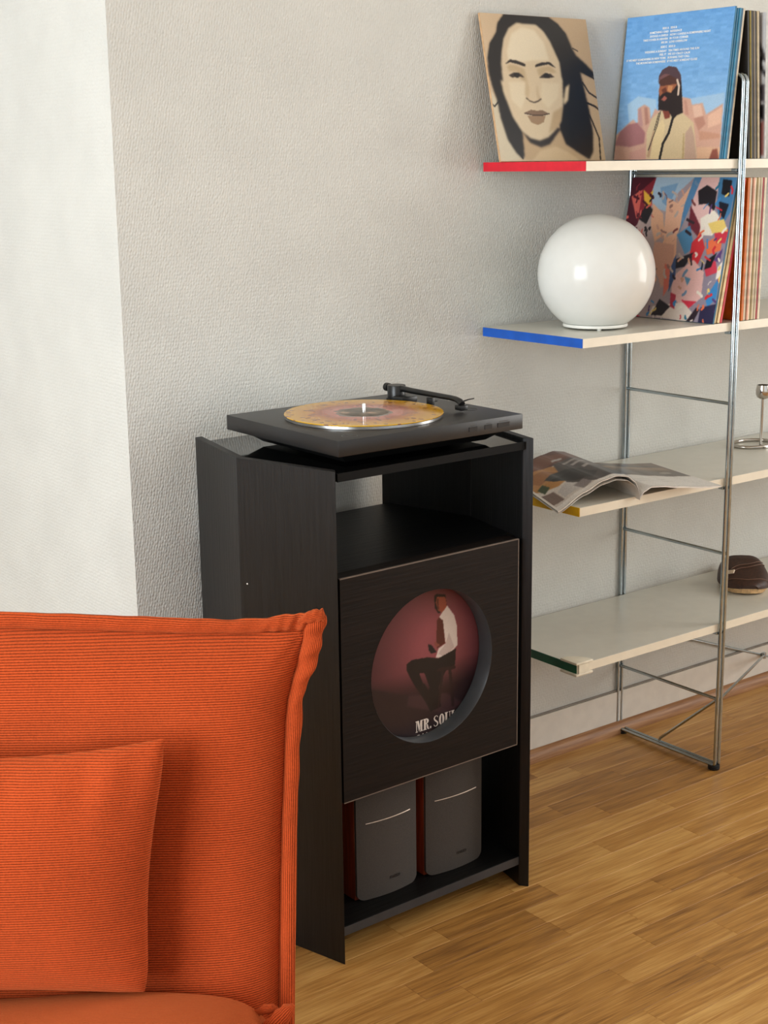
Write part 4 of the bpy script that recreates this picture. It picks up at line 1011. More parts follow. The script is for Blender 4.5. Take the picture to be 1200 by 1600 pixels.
# ------------------------------------------------------------------ speakers
def speaker(x, y, label, badge):
    sp = empty('bookshelf_speaker', (x, y, 0.0646), 0.0, label, 'speaker', 'speakers in the cabinet')
    W, Hh, Dp = 0.147, 0.236, 0.165
    MB().box(0, 0.012, 0.016, Dp, 0, Hh, 0.002, 2).build('side_cheek', M['cherry'], sp, 30)
    MB().box(W - 0.012, W, 0.016, Dp, 0, Hh, 0.002, 2).build('side_cheek', M['cherry'], sp, 30)
    MB().box(0.0122, W - 0.0122, 0.018, Dp - 0.004, 0.001, Hh - 0.001, 0.001, 1).build('cabinet_body', M['badge'], sp, 30)
    def yb(px): return 0.010 - 0.010 * (1 - ((px - W / 2) / (W / 2)) ** 2)
    # bowed grille with rounded corners
    rc, nn = 0.017, 28
    gm = bmesh.new()
    xs = [0.0008 + (W - 0.0016) * i / nn for i in range(nn + 1)]
    def zr(px):
        dd = min(px, W - px)
        if dd >= rc: return 0.0, Hh
        q = rc - math.sqrt(max(0, rc * rc - (rc - dd) ** 2)); return q, Hh - q
    xs = sorted(set(xs + [0.0015, 0.003, 0.0075, 0.012, W - 0.0015, W - 0.003, W - 0.0075, W - 0.012]))
    cols = []
    for px in xs:
        a, b = zr(px)
        cols.append([gm.verts.new((px, yb(px), a)), gm.verts.new((px, yb(px), b)), gm.verts.new((px, 0.0155, b)), gm.verts.new((px, 0.0155, a))])
    for a, b in zip(cols, cols[1:]):
        for q in range(4): gm.faces.new((a[q], b[q], b[(q + 1) % 4], a[(q + 1) % 4]))
    gm.faces.new(cols[0]); gm.faces.new(cols[-1][::-1])
    bmesh.ops.recalc_face_normals(gm, faces=gm.faces[:])
    me = bpy.data.meshes.new('grille'); gm.to_mesh(me); gm.free()
    gr = link_mesh('grille', me, M['grille'], sp, 40)
    MB().tube([(0.020 + (W - 0.040) * i / 16, yb(0.020 + (W - 0.040) * i / 16) - 0.0002, 0.158) for i in range(17)], 0.0011, 6).build('accent_line', M['silverline'], gr)
    lm = join_meshes([(text_mesh(badge, 0.008, 'CENTER', 0.0002), Matrix.Translation((W / 2 + 0.012, yb(W / 2) - 0.0006, 0.030)) @ ROT)])
    link_mesh('badge', lm, M['logo'], gr, 0)
    return sp
speaker(1.518, -0.424, 'grey-grilled speaker with cherry side, left one under the round-window panel', 'EDIFIER')
speaker(1.686, -0.426, 'grey-grilled speaker with cherry side, right one under the round-window panel', 'EDIFIER')

# ------------------------------------------------------------------ turntable
tt = empty('turntable', (1.4497, -0.4776, 0.9268), 0.0, 'black turntable on top of the black cabinet', 'turntable')
TZ = 0.9821 - 0.9268; TB = TZ - 0.0285
MB().box(0, 0.43, 0, 0.366, TB, TZ, 0.0014, 2).build('plinth', M['tt'], tt, 30)
bs = MB()
def frustum(mb, a, b, za, zb):
    lo = [mb.bm.verts.new((x, y, za)) for x, y in a]; hi = [mb.bm.verts.new((x, y, zb)) for x, y in b]
    mb.bm.faces.new(lo[::-1]); mb.bm.faces.new(hi)
    for i in range(4): mb.bm.faces.new((lo[i], lo[(i + 1) % 4], hi[(i + 1) % 4], hi[i]))
rc = lambda i: [(i, i), (0.43 - i, i), (0.43 - i, 0.366 - i), (i, 0.366 - i)]
frustum(bs, rc(0.050), rc(0.020), 0.005, TB)
bs.build('base', M['tt_dark'], tt, 20)
for fx, fy in ((0.11, 0.11), (0.32, 0.11), (0.32, 0.256), (0.11, 0.256)):
    MB().lathe([(0, 0), (0.018, 0), (0.019, 0.001), (0.019, 0.0052), (0, 0.0052)], 24, fx, fy).build('foot', M['rubber'], tt)
PC = (0.187, 0.177)
pl = MB().lathe([(0, TZ), (0.1475, TZ), (0.1485, TZ + 0.001), (0.1485, TZ + 0.0058), (0.1475, TZ + 0.0066), (0, TZ + 0.0066)], 96, *PC).build('platter', M['alu'], tt, 40)
MB().lathe([(0, 0), (0.0035, 0), (0.0035, 0.0165), (0.0025, 0.0185), (0, 0.0190)], 16, PC[0], PC[1], TZ + 0.0066).build('spindle', M['alu'], pl)
TA = (0.357, 0.295)
ab = MB().lathe([(0, 0), (0.0205, 0), (0.0205, 0.004), (0.0185, 0.0048), (0.0185, 0.029), (0.0178, 0.030), (0, 0.030)], 40, TA[0], TA[1], TZ).build('tonearm_base', M['tt_dark'], tt, 40)
MB().box(TA[0] - 0.026, TA[0] + 0.014, TA[1] - 0.05, TA[1] - 0.02, TZ, TZ + 0.012, 0.002, 2).build('cue_lever_block', M['tt_dark'], tt, 30)
arm = MB().tube([(TA[0], TA[1] - 0.012, TZ + 0.0245), (TA[0], TA[1] - 0.05, TZ + 0.0235), (TA[0] + 0.004, TA[1] - 0.165, TZ + 0.0225), (TA[0] + 0.003, TA[1] - 0.182, TZ + 0.0220), (TA[0] + 0.000, TA[1] - 0.197, TZ + 0.0195), (TA[0] - 0.001, TA[1] - 0.204, TZ + 0.015)], [0.0062, 0.0058, 0.0052, 0.0055, 0.0062, 0.0066], 14).build('tonearm', M['tt_dark'], tt, 50)
MB().box(TA[0] - 0.010, TA[0] + 0.007, TA[1] - 0.213, TA[1] - 0.193, TZ + 0.004, TZ + 0.0135, 0.0015, 2).build('headshell', M['tt_dark'], arm, 30)
MB().tube([(TA[0] + 0.002, TA[1] - 0.200, TZ + 0.019), (TA[0] + 0.015, TA[1] - 0.204, TZ + 0.0225), (TA[0] + 0.028, TA[1] - 0.206, TZ + 0.0235)], [0.0016, 0.0012, 0.001], 8).build('finger_lift', M['tt_dark'], arm)
MB().tube([(TA[0], TA[1] + 0.016, TZ + 0.0225), (TA[0], TA[1] + 0.022, TZ + 0.0225), (TA[0], TA[1] + 0.024, TZ + 0.0225), (TA[0], TA[1] + 0.034, TZ + 0.0225)], [0.004, 0.004, 0.0085, 0.0085], 18).build('counterweight', M['tt_dark'], arm, 30)
ar = MB().box(TA[0] - 0.004, TA[0] + 0.008, TA[1] - 0.112, TA[1] - 0.100, TZ, TZ + 0.0165, 0.0012, 2)
ar.build('arm_rest', M['tt_dark'], tt, 30)
MB().box(TA[0] + 0.004, TA[0] + 0.022, TA[1] - 0.104, TA[1] - 0.098, TZ + 0.006, TZ + 0.0082, 0.0008, 1).build('cue_lever', M['tt_dark'], tt, 30)
def flat_ring(cx, cy, r, w, z): return MB().lathe([(r, z), (r, z + 0.0003), (r + w, z + 0.0003), (r + w, z)], 32, cx, cy)
flat_ring(0.388, 0.105, 0.014, 0.0010, TZ).build('adaptor_recess', M['tt_dark'], tt)
lg = flat_ring(0.046, 0.030, 0.0135, 0.0009, TZ).build('emblem', M['tt_mark'], tt)
MB().box(0.040, 0.052, 0.0290, 0.0310, TZ, TZ + 0.0003).build('emblem_mark', M['tt_mark'], tt, 0)
for bx, bw in ((0.296, 0.020), (0.334, 0.018), (0.366, 0.030)):
    MB().box(bx, bx + bw, -0.0009, 0.001, TZ - 0.019, TZ - 0.0105, 0.0004, 1).build('button', M['tt'], tt, 30)
    MB().box(bx + 0.005, bx + bw - 0.004, -0.0003, 0.001, TZ - 0.0085, TZ - 0.0072).build('button_marking', M['tt_mark'], tt, 30)

# gold splatter record on the platter
n = NT('gold_splatter_vinyl')
tc = n.n('ShaderNodeTexCoord'); sx = n.n('ShaderNodeSeparateXYZ'); n.l(tc.outputs['Object'], sx.inputs[0])
cb = n.n('ShaderNodeCombineXYZ'); n.l(sx.outputs[0], cb.inputs[0]); n.l(sx.outputs[1], cb.inputs[1])
ln = n.n('ShaderNodeVectorMath', operation='LENGTH'); n.l(cb.outputs[0], ln.inputs[0]); rad = ln.outputs['Value']
ang = n.math('ARCTAN2', sx.outputs[1], sx.outputs[0])
nz = n.n('ShaderNodeTexNoise'); nz.inputs['Scale'].default_value = 26.0; nz.inputs['Detail'].default_value = 5.0; n.l(cb.outputs[0], nz.inputs['Vector'])
cp = n.n('ShaderNodeCombineXYZ'); n.l(n.math('MULTIPLY', ang, 9.0), cp.inputs[0]); n.l(n.math('MULTIPLY', rad, 45.0), cp.inputs[1])
bl = n.n('ShaderNodeTexVoronoi', feature='F1'); bl.inputs['Scale'].default_value = 1.0; n.l(cp.outputs[0], bl.inputs['Vector'])
wob = n.math('ADD', rad, n.math('MULTIPLY', n.math('SUBTRACT', nz.outputs['Fac'], 0.5), 0.045))
base = n.ramp(n.math('DIVIDE', wob, 0.15), [(0.0, (104, 90, 76)), (0.36, (120, 100, 86)), (0.375, (196, 120, 104)), (0.46, (190, 112, 92)), (0.56, (172, 86, 46)), (0.72, (200, 138, 36)), (1.0, (216, 164, 36))])
mix = n.n('ShaderNodeMix', data_type='RGBA'); n.l(base, mix.inputs[6]); mix.inputs[7].default_value = rgba((120, 52, 36))
inr = n.math('GREATER_THAN', rad, 0.066)
sp_ = n.math('ADD', bl.outputs['Distance'], n.math('MULTIPLY', n.math('SUBTRACT', nz.outputs['Fac'], 0.5), 0.9))
n.l(n.math('MULTIPLY', n.math('MULTIPLY', n.math('LESS_THAN', sp_, 0.27), inr), 0.75), mix.inputs[0])
n.l(mix.outputs[2], n.p.inputs['Base Color'])
n.p.inputs['Roughness'].default_value = 0.10; n.p.inputs['Specular IOR Level'].default_value = 0.45
wv = n.math('SINE', n.math('MULTIPLY', rad, 2 * math.pi / 0.0011)); n.bump(wv, 0.06, 0.0003)
rec = empty('vinyl_record', (1.4497 + PC[0], -0.4776 + PC[1], 0.9268 + TZ + 0.0067), 0, 'gold and red splatter vinyl record on the turntable', 'record')
MB().lathe([(0.0037, 0), (0.150, 0.0), (0.1505, 0.0008), (0.150, 0.0016), (0.0515, 0.0016), (0.0037, 0.0016)], 128).build('vinyl_disc', n.m, rec, 40)
n = NT('dusky_label_paper')
tc = n.n('ShaderNodeTexCoord'); nz = n.n('ShaderNodeTexNoise'); nz.inputs['Scale'].default_value = 28.0; n.l(tc.outputs['Object'], nz.inputs['Vector'])
n.l(n.ramp(nz.outputs['Fac'], [(0.40, (78, 72, 64)), (0.60, (122, 108, 92)), (0.68, (196, 164, 140))]), n.p.inputs['Base Color']); n.p.inputs['Roughness'].default_value = 0.35
MB().lathe([(0.0038, 0.0016), (0.0038, 0.00185), (0.047, 0.00185), (0.0475, 0.0016)], 64).build('paper_label', n.m, rec, 40)

# ------------------------------------------------------------------ wire shelving with coloured board ends
shelf = empty('shelving_unit', (2.186, -0.0115, 0.0), 0.0, 'open shelf with cream boards, coloured ends and chromed wire frames along the wall', 'shelf')
SXO = Vector((2.186, -0.0115, 0.0))
def rel(p): return tuple(Vector(p) - SXO)
XE = 4.22
for zz, cm, cn in ((z1, 'red', 'red end band'), (z2, 'blue', 'blue end band'), (z3, 'yellow', 'yellow end band'), (z4, 'green', 'dark green end band')):
    b = MB().box(0.0016, XE - 2.186, -0.3135, -0.0005, zz - TH, zz, 0.0006, 1).build('shelf_board', M['board'], shelf, 30)
    e = MB().box(0.0, 0.0017, -0.3135, -0.0005, zz - TH, zz).build('end_band', M[cm], b, 30); tag(e, cn)
    MB().box(0.0017, XE - 2.186, -0.3142, -0.3133, zz - TH + 0.0002, zz - 0.0002).build('front_band', M['band'], b, 30)
    if cm == 'green':
        pad = [(0.052 * math.cos(a) * 1.0, 0.052 * math.sin(a)) for a in [R(90) * i / 8 for i in range(9)]]
        for za, zb in ((zz + 0.0003, zz + 0.0065), (zz - TH - 0.0065, zz - TH - 0.0003)):
            MB().prism([(-0.004, -0.3185)] + [(-0.004 + p[0], -0.3185 + p[1]) for p in pad], za, zb, 0.002, 2).build('corner_guard', M['guard'], b, 30)
        MB().box(0.004, 0.036, -0.3185, -0.3140, zz - TH - 0.0004, zz + 0.0004).build('corner_guard', M['guard'], b, 30)
UYF, UYB, ZT = -0.3315, -0.0065, 1.626
def loop_pts(x):
    r = 0.018; pts = []
    corners = [((UYF + r, ZT - r), 90, 180), ((UYF + r, 0.012 + 0.006), 180, 270), ((UYB - r, 0.012 + 0.006), 270, 360), ((UYB - r, ZT - r), 0, 90)]
    for i, ((cy, cz), a0, a1) in enumerate(corners):
        if i in (1, 2): rr = 0.006; cy = UYF + rr if i == 1 else UYB - rr
        else: rr = r
        for k in range(6):
            a = R(a0 + (a1 - a0) * k / 5); pts.append((x, cy + rr * math.cos(a), cz + rr * math.sin(a)))
    return pts + pts[:1]
for ux in (2.6635, 3.742):
    for dx in (-0.0068, 0.0068):
        MB().tube([rel(p) for p in loop_pts(ux + dx)], 0.0042, 10, caps=False).build('upright_frame', M['chrome'], shelf, 60)
    for zr in (1.416, 0.899, 0.543, 0.180):
        MB().tube([rel((ux, UYF, zr)), rel((ux, UYB, zr))], 0.0040, 10).build('rung', M['chrome'], shelf, 60)
    MB().tube([rel((ux, -0.146, 0.018)), rel((ux, -0.150, 0.026)), rel((ux, -0.322, 0.176))], 0.0036, 10).build('brace', M['chrome'], shelf, 60)
    for fy in (UYF + 0.008, UYB - 0.012):
        MB().lathe([(0, 0.0), (0.0130, 0.0), (0.0145, 0.002), (0.0145, 0.006), (0.012, 0.0072), (0.0145, 0.0084), (0.0145, 0.0118), (0.006, 0.013), (0, 0.013)], 20, ux - 2.186, fy + 0.0115).build('foot', M['rubber'], shelf, 40)
    for zz in (z1, z2, z3, z4):
        MB().box(ux - 2.186 - 0.012, ux - 2.186 + 0.012, -0.3150, -0.300, zz - TH - 0.0075, zz - TH - 0.0005, 0.001, 1).build('board_clip', M['chrome'], shelf, 30)
MB().tube([rel((2.67, -0.0070, 0.290)), rel((3.241, -0.0070, 0.082)), rel((3.45, -0.0070, 0.012))], 0.0036, 10).build('cross_brace', M['chrome'], shelf, 60)
MB().tube([rel((2.670, -0.3300, 0.181)), rel((3.235, -0.0160, 0.085))], 0.0036, 10).build('cross_brace', M['chrome'], shelf, 60)
MB().lathe([(0, -0.008), (0.007, -0.008), (0.007, 0.008), (0, 0.008)], 14, *rel((3.238, -0.0125, 0.0835))).build('brace_joint', M['chrome'], shelf, 40)

# ------------------------------------------------------------------ globe lamp
GL = (2.360, -0.190)
lamp = empty('globe_lamp', (GL[0], GL[1], z2), 0, 'white opal glass globe lamp on the blue-edged shelf', 'lamp')
GR = 0.1285; GZ = 0.1195
prof = []
for i in range(49):
    a = R(-58) + (R(90) - R(-58)) * i / 48
    prof.append((GR * math.cos(a), GZ + GR * math.sin(a)))
prof = [(0.0, 0.0108), (prof[0][0] - 0.002, 0.0108)] + prof[:-1] + [(0, GZ + GR)]
MB().lathe(prof, 96).build('glass_globe', M['opal'], lamp, 50)
MB().lathe([(0, 0.0035), (0.066, 0.0035), (0.0705, 0.0045), (0.0715, 0.0075), (0.0705, 0.0105), (0.069, 0.0107), (0, 0.0107)], 64).build('base_ring', M['lampbase'], lamp, 40)
for k in range(3):
    a = R(-127 + 120 * k)
    MB().lathe([(0, 0), (0.0045, 0), (0.005, 0.001), (0.005, 0.0034), (0, 0.0034)], 14, 0.060 * math.cos(a), 0.060 * math.sin(a)).build('foot', M['lampbase'], lamp, 40)

# ------------------------------------------------------------------ open magazine
mag = empty('open_magazine', (2.353, -0.345, z3), R(-15), 'open glossy magazine with interior photos, hanging over the yellow-edged shelf corner', 'magazine')
def smooth(prof, u):
    for (a, za), (b, zb) in zip(prof, prof[1:]):
        if a <= u <= b:
            t = (u - a) / (b - a) if b > a else 0; t2 = t * t * (3 - 2 * t); return za + (zb - za) * (0.5 * t + 0.5 * t2)
    return prof[-1][1]
RT = [(0, 0.003), (0.010, 0.016), (0.028, 0.0245), (0.055, 0.0235), (0.10, 0.0175), (0.16, 0.0115), (0.212, 0.0090)]
LT = [(0, 0.003), (0.004, 0.022), (0.014, 0.040), (0.034, 0.054), (0.062, 0.0575), (0.095, 0.050), (0.14, 0.029), (0.205, -0.008)]
PH = 0.282
def zr(u, v): return smooth(RT, u)
def zl(u, v):
    z = smooth(LT, u); k = max(0.0, (u - 0.10) / 0.105)
    return z + k * 0.016 * min(1.0, v / 0.12) + 0.004 * (v / PH)
def pages(side, zf, thick0, thick1, name):
    mb = bmesh.new(); nu, nv = 36, 10
    us = [(i / nu) ** 1.25 * (0.212 if side > 0 else 0.205) for i in range(nu + 1)]
    um = us[-1]
    top = [[mb.verts.new((side * u, PH * j / nv, zf(u, PH * j / nv))) for j in range(nv + 1)] for u in us]
    def th(u): return thick0 + (thick1 - thick0) * min(1, u / um)
    bot = [[mb.verts.new((side * u * 0.992, PH * j / nv, zf(u, PH * j / nv) - th(u))) for j in range(nv + 1)] for u in us]
    for g, fl in ((top, 0), (bot, 1)):
        for i in range(nu):
            for j in range(nv):
                q = (g[i][j], g[i + 1][j], g[i + 1][j + 1], g[i][j + 1]); mb.faces.new(q)
    for i in range(nu):
        mb.faces.new((top[i][0], top[i + 1][0], bot[i + 1][0], bot[i][0])); mb.faces.new((top[i][nv], top[i + 1][nv], bot[i + 1][nv], bot[i][nv]))
    for j in range(nv):
        mb.faces.new((top[nu][j], top[nu][j + 1], bot[nu][j + 1], bot[nu][j])); mb.faces.new((top[0][j], top[0][j + 1], bot[0][j + 1], bot[0][j]))
    bmesh.ops.recalc_face_normals(mb, faces=mb.faces[:])
    me = bpy.data.meshes.new(name); mb.to_mesh(me); mb.free()
    return link_mesh(name, me, M['paper'], mag, 50)
pR = pages(1, zr, 0.003, 0.0035, 'right_pages'); pL = pages(-1, zl, 0.0022, 0.0030, 'left_pages')
# a few loose leaves under the arched half
pages(-1, lambda u, v: zl(u, v) * 0.93 - 0.006, 0.0006, 0.0008, 'loose_leaf')
def page_ink(name, side, zf, umax, ink, parent):
    h, w = ink.shape[:2]; pos = np.zeros((h, w, 3))
    for i in range(w):
        u = umax * i / (w - 1) if side > 0 else umax * (1 - i / (w - 1))
        for j in range(h):
            v = PH * (1 - j / (h - 1)); pos[j, i] = (side * u, v, zf(u, v) + 0.0005)
    return ink_grid(name, pos, ink, M['gloss_print'], parent)
PAGE_L = [('P', (92, 50, 34), [(0, 0), (1, 0), (1, .30), (.5, .34), (0, .22)]), ('P', (112, 64, 40), [(0, .05), (.5, .02), (.8, .2), (.3, .3)]), ('P', (176, 124, 64), [(0, .22), (.40, .30), (.62, .62), (.2, .72), (0, .62)]), ('P', (150, 96, 46), [(.05, .3), (.3, .34), (.4, .5), (.1, .55)]),
          ('P', (66, 58, 56), [(.45, .30), (1, .28), (1, .95), (.5, .95), (.3, .72)]), ('P', (92, 84, 82), [(.62, .34), (.95, .30), (.97, .60), (.7, .58)]), ('P', (52, 46, 46), [(.7, .62), (.98, .64), (.98, .92), (.62, .92)]),
          ('P', (172, 166, 160), [(.50, .20), (.62, .22), (.60, .26), (.48, .25)]), ('P', (150, 142, 136), [(.52, .36), (.72, .32), (.73, .35), (.52, .40)]), ('P', (156, 148, 144), [(.56, .44), (.78, .38), (.79, .41), (.57, .48)]), ('P', (160, 152, 148), [(.62, .55), (.72, .52), (.72, .56), (.62, .60)]),
          ('P', (26, 22, 22), [(.18, .52), (.32, .46), (.46, .50), (.58, .58), (.60, .74), (.44, .80), (.30, .68), (.22, .62)]), ('P', (34, 28, 28), [(.42, .72), (.56, .66), (.66, .76), (.52, .86)]), ('P', (48, 62, 30), [(.03, .60), (.12, .56), (.14, .66), (.05, .70)]),
          ('P', (188, 182, 178), [(.14, .78), (.30, .72), (.40, .84), (.30, .92), (.14, .90)]), ('P', (130, 120, 118), [(.30, .82), (.44, .80), (.46, .92), (.34, .94)]), ('P', (226, 220, 212), [(0, .945), (1, .945), (1, 1), (0, 1)]), ('P', (120, 100, 90), [(0, .70), (.12, .74), (.12, .92), (0, .90)])]
PAGE_R = [('P', (104, 84, 66), [(0, 0), (1, 0), (1, .60), (0, .52)]), ('P', (138, 112, 84), [(.12, .06), (.95, .22), (.96, .34), (.2, .2)]), ('P', (78, 66, 56), [(0, .02), (.5, .06), (.9, .14), (.96, .2), (.1, .12)]), ('P', (88, 76, 66), [(.2, .30), (1, .42), (1, .58), (.1, .50)]), ('E', (150, 140, 128), (.80, .44), (.07, .04)),
          ('P', (196, 190, 182), [(.10, .70), (.55, .72), (.55, .74), (.10, .72)]), ('P', (196, 190, 182), [(.10, .77), (.58, .79), (.58, .81), (.10, .79)])]
page_ink('photo_spread', -1, zl, 0.200, paint(120, 130, (206, 196, 186), PAGE_L, 0.03, 2, 1), pL)
page_ink('photo_page', 1, zr, 0.207, paint(110, 130, (216, 211, 204), PAGE_R, 0.03, 3, 1), pR)

# ------------------------------------------------------------------ candle holder
ch = empty('candle_holder', (3.013, -0.144, z3), 0, 'polished steel candle holder with a tulip cup and ring foot, beside the right border', 'candle holder')
rc_ = (0.0145, 0.040)
MB().tube([(rc_[0] + 0.062 * math.cos(a), rc_[1] * 0.0 + 0.036 + 0.046 * math.sin(a), 0.0047) for a in [2 * math.pi * i / 40 for i in range(41)]], 0.0045, 10, caps=False).build('ring_foot', M['steel'], ch, 60)
MB().tube([(0.0, 0.0, 0.003), (0, 0, 0.128)], 0.0034, 12).build('stem', M['steel'], ch, 50)
MB().box(-0.002, 0.030, -0.016, -0.003, 0.0003, 0.006, 0.0015, 2).build('foot_plate', M['steel'], ch, 30)
MB().lathe([(0, 0.1265), (0.008, 0.127), (0.0145, 0.131), (0.0182, 0.139), (0.0180, 0.150), (0.0155, 0.1625), (0.0140, 0.1625), (0.0160, 0.150), (0.0160, 0.140), (0.010, 0.133), (0, 0.132)], 40).build('cup', M['steel'], ch, 50)

# ------------------------------------------------------------------ leather clog
clog = empty('leather_clog', (2.893, -0.222, z4 + 0.0002), math.atan2(0.74, 0.67), 'dark brown leather clog with a tan sole, toe forward on the bottom shelf', 'shoe')
# local x runs from toe (0) to heel
def halfw(t):
    pts = [(0, 0.006), (0.006, 0.026), (0.02, 0.043), (0.045, 0.056), (0.085, 0.062), (0.13, 0.058), (0.18, 0.036), (0.22, 0.036), (0.242, 0.028), (0.250, 0.006)]
    for (a, wa), (b, wb) in zip(pts, pts[1:]):
        if a <= t <= b: return wa + (wb - wa) * (t - a) / (b - a)
    return 0.006
ts = [0, 0.003, 0.006, 0.012, 0.02, 0.03, 0.045, 0.065, 0.085, 0.105, 0.13, 0.155, 0.18, 0.2, 0.22, 0.232, 0.242, 0.247, 0.25]
def spring(t): return 0.006 * max(0, (0.06 - t) / 0.06) ** 2
sm = bmesh.new(); secs = []
for t in ts:
    w = halfw(t)
    secs.append([sm.verts.new((t, y * w * k, spring(t) + z)) for y, k, z in ((-1, .86, 0), (-1, 1.0, .010), (-1, .98, .018), (1, .98, .018), (1, 1.0, .010), (1, .86, 0))])
for a, b in zip(secs, secs[1:]):
    for q in range(6): sm.faces.new((a[q], a[(q + 1) % 6], b[(q + 1) % 6], b[q]))
sm.faces.new(secs[0]); sm.faces.new(secs[-1][::-1]); bmesh.ops.recalc_face_normals(sm, faces=sm.faces[:])
me = bpy.data.meshes.new('sole'); sm.to_mesh(me); sm.free(); link_mesh('sole', me, M['cork'], clog, 50)
def uph(t): return 0.009 + 0.050 * min(1, (t / 0.135)) ** 0.7
def upper(t, a, off=0.0):
    w = halfw(max(t, 0.004)) + 0.004 + off
    hgt = uph(t) + off
    c, s_ = math.cos(a), math.sin(a)
    return (t - 0.005 - off * 0.5, w * math.copysign(abs(c) ** 0.62, c), spring(t) + 0.013 + hgt * abs(s_) ** 0.80)
um = bmesh.new(); tt_ = [0.0, 0.004, 0.009, 0.016, 0.026, 0.04, 0.056, 0.075, 0.095, 0.115, 0.135]
G = [[um.verts.new(upper(t, math.pi * k / 20)) for k in range(21)] for t in tt_]
Gi = [[um.verts.new(upper(t + 0.003, math.pi * k / 20, -0.003)) for k in range(21)] for t in tt_]
for i in range(len(tt_) - 1):
    for k in range(20):
        um.faces.new((G[i][k], G[i + 1][k], G[i + 1][k + 1], G[i][k + 1])); um.faces.new((Gi[i][k], Gi[i][k + 1], Gi[i + 1][k + 1], Gi[i + 1][k]))
for k in range(20):
    um.faces.new((G[-1][k], Gi[-1][k], Gi[-1][k + 1], G[-1][k + 1])); um.faces.new((G[0][k], G[0][k + 1], Gi[0][k + 1], Gi[0][k]))
um.faces.new(Gi[0])
bmesh.ops.recalc_face_normals(um, faces=um.faces[:])
me = bpy.data.meshes.new('leather_upper'); um.to_mesh(me); um.free(); upo = link_mesh('leather_upper', me, M['leather'], clog, 60)
MB().tube([upper(0.020 + 0.018 * abs(math.cos(a)), a, 0.0006) for a in [math.pi * k / 24 for k in range(2, 23)]], 0.0009, 6).build('seam', M['stitch'], upo)
for dq in (-0.007, 0.007):
    MB().tube([upper(0.064 + 0.060 * (k / 16) + dq, math.pi * (0.38 + 0.42 * k / 16), 0.0008) for k in range(17)], 0.0009, 6).build('strap_seam', M['stitch'], upo)
bp = Vector(upper(0.056, math.pi * 0.36, 0.002))
bk = MB().box(-0.006, 0.006, -0.010, 0.010, -0.0015, 0.0025, 0.0012, 2).build('buckle', M['buckle'], upo, 30)
bk.location = bp; bk.rotation_euler = (R(-22), R(-36), R(-25))

# ------------------------------------------------------------------ orange corduroy sofa
SOFA_RZ = -YAW
sofa = empty('corduroy_sofa', (1.0598, -1.1175, 0.0), SOFA_RZ, 'orange corduroy sofa with a flanged backrest in the foreground', 'sofa')
# local x to the right along the backrest, y towards the wall, z up. Backrest front leans back
def lerp_tab(tab, x):
    if x <= tab[0][0]: return tab[0][1]
    for (a, va), (b, vb) in zip(tab, tab[1:]):
        if x <= b: return va + (vb - va) * (x - a) / (b - a)
    return tab[-1][1]
SEAM = [(0.30, -0.147), (0.4275, -0.1432), (0.5153, -0.1404), (0.602, -0.1368), (0.6875, -0.1316), (0.7468, -0.1287), (0.7804, -0.1238), (0.8054, -0.1167), (0.8304, -0.1097), (0.8511, -0.1043), (0.875, -0.1010)]
OUTR = [(0.30, -0.128), (0.4272, -0.1246), (0.515, -0.1211), (0.6017, -0.1185), (0.6873, -0.1142), (0.7465, -0.1097), (0.776, -0.1067), (0.8035, -0.0987), (0.8259, -0.0868), (0.8466, -0.0815), (0.8674, -0.0787), (0.8839, -0.0760), (0.895, -0.0790)]
TOPS = [(-0.9, 0.8752), (-0.4915, 0.8745), (-0.3693, 0.8696), (-0.247, 0.8638), (-0.1654, 0.8635), (-0.1326, 0.8665), (-0.100, 0.8680)]
TOPO = [(-0.9, 0.8952), (-0.4906, 0.8943), (-0.4093, 0.8908), (-0.3279, 0.8864), (-0.2465, 0.882), (-0.1927, 0.8796), (-0.1486, 0.8824), (-0.1159, 0.8869), (-0.0913, 0.8907), (-0.076, 0.8900)]
def lean_y(z): return 0.0 + (z - 0.374) * 0.105
SXL = -0.88
def back_front(a, b):
    """a 0..1 left to right, b 0..1 bottom to top; puffed cushion face inside the seam"""
    z = 0.30 + (0.868 - 0.30) * b
    xr = lerp_tab(SEAM, z)
    x = SXL + (xr - SXL) * (1 - (1 - a) ** 1.6)
    zt = lerp_tab(TOPS, x)
    z = 0.30 + (zt - 0.30) * b
    dr = max(0.0, xr - x); dt = max(0.0, zt - z)
    puff = 0.055 * (1 - math.exp(-dr / 0.030)) * (1 - math.exp(-dt / 0.026))
    # gathers fanning out of the upper right corner
    rr = math.hypot(dr, dt)
    if rr < 0.10: puff += 0.0028 * math.sin(math.atan2(dt, dr + 1e-6) * 11) * math.exp(-rr / 0.035) * min(1, rr / 0.012)
    return (x, lean_y(z) - puff + 0.012, z)
def uvmesh(name, mb, mat, parent, fn):
    me = mb.mesh(name); add_uv(me, fn)
    return link_mesh(name, me, mat, parent, 80)
mb = MB(); mb.grid(back_front, 90, 80)
bk = uvmesh('backrest', mb, M['cord'], sofa, lambda co: (co.x, co.z + 0.05 * (co.y - lean_y(co.z))))
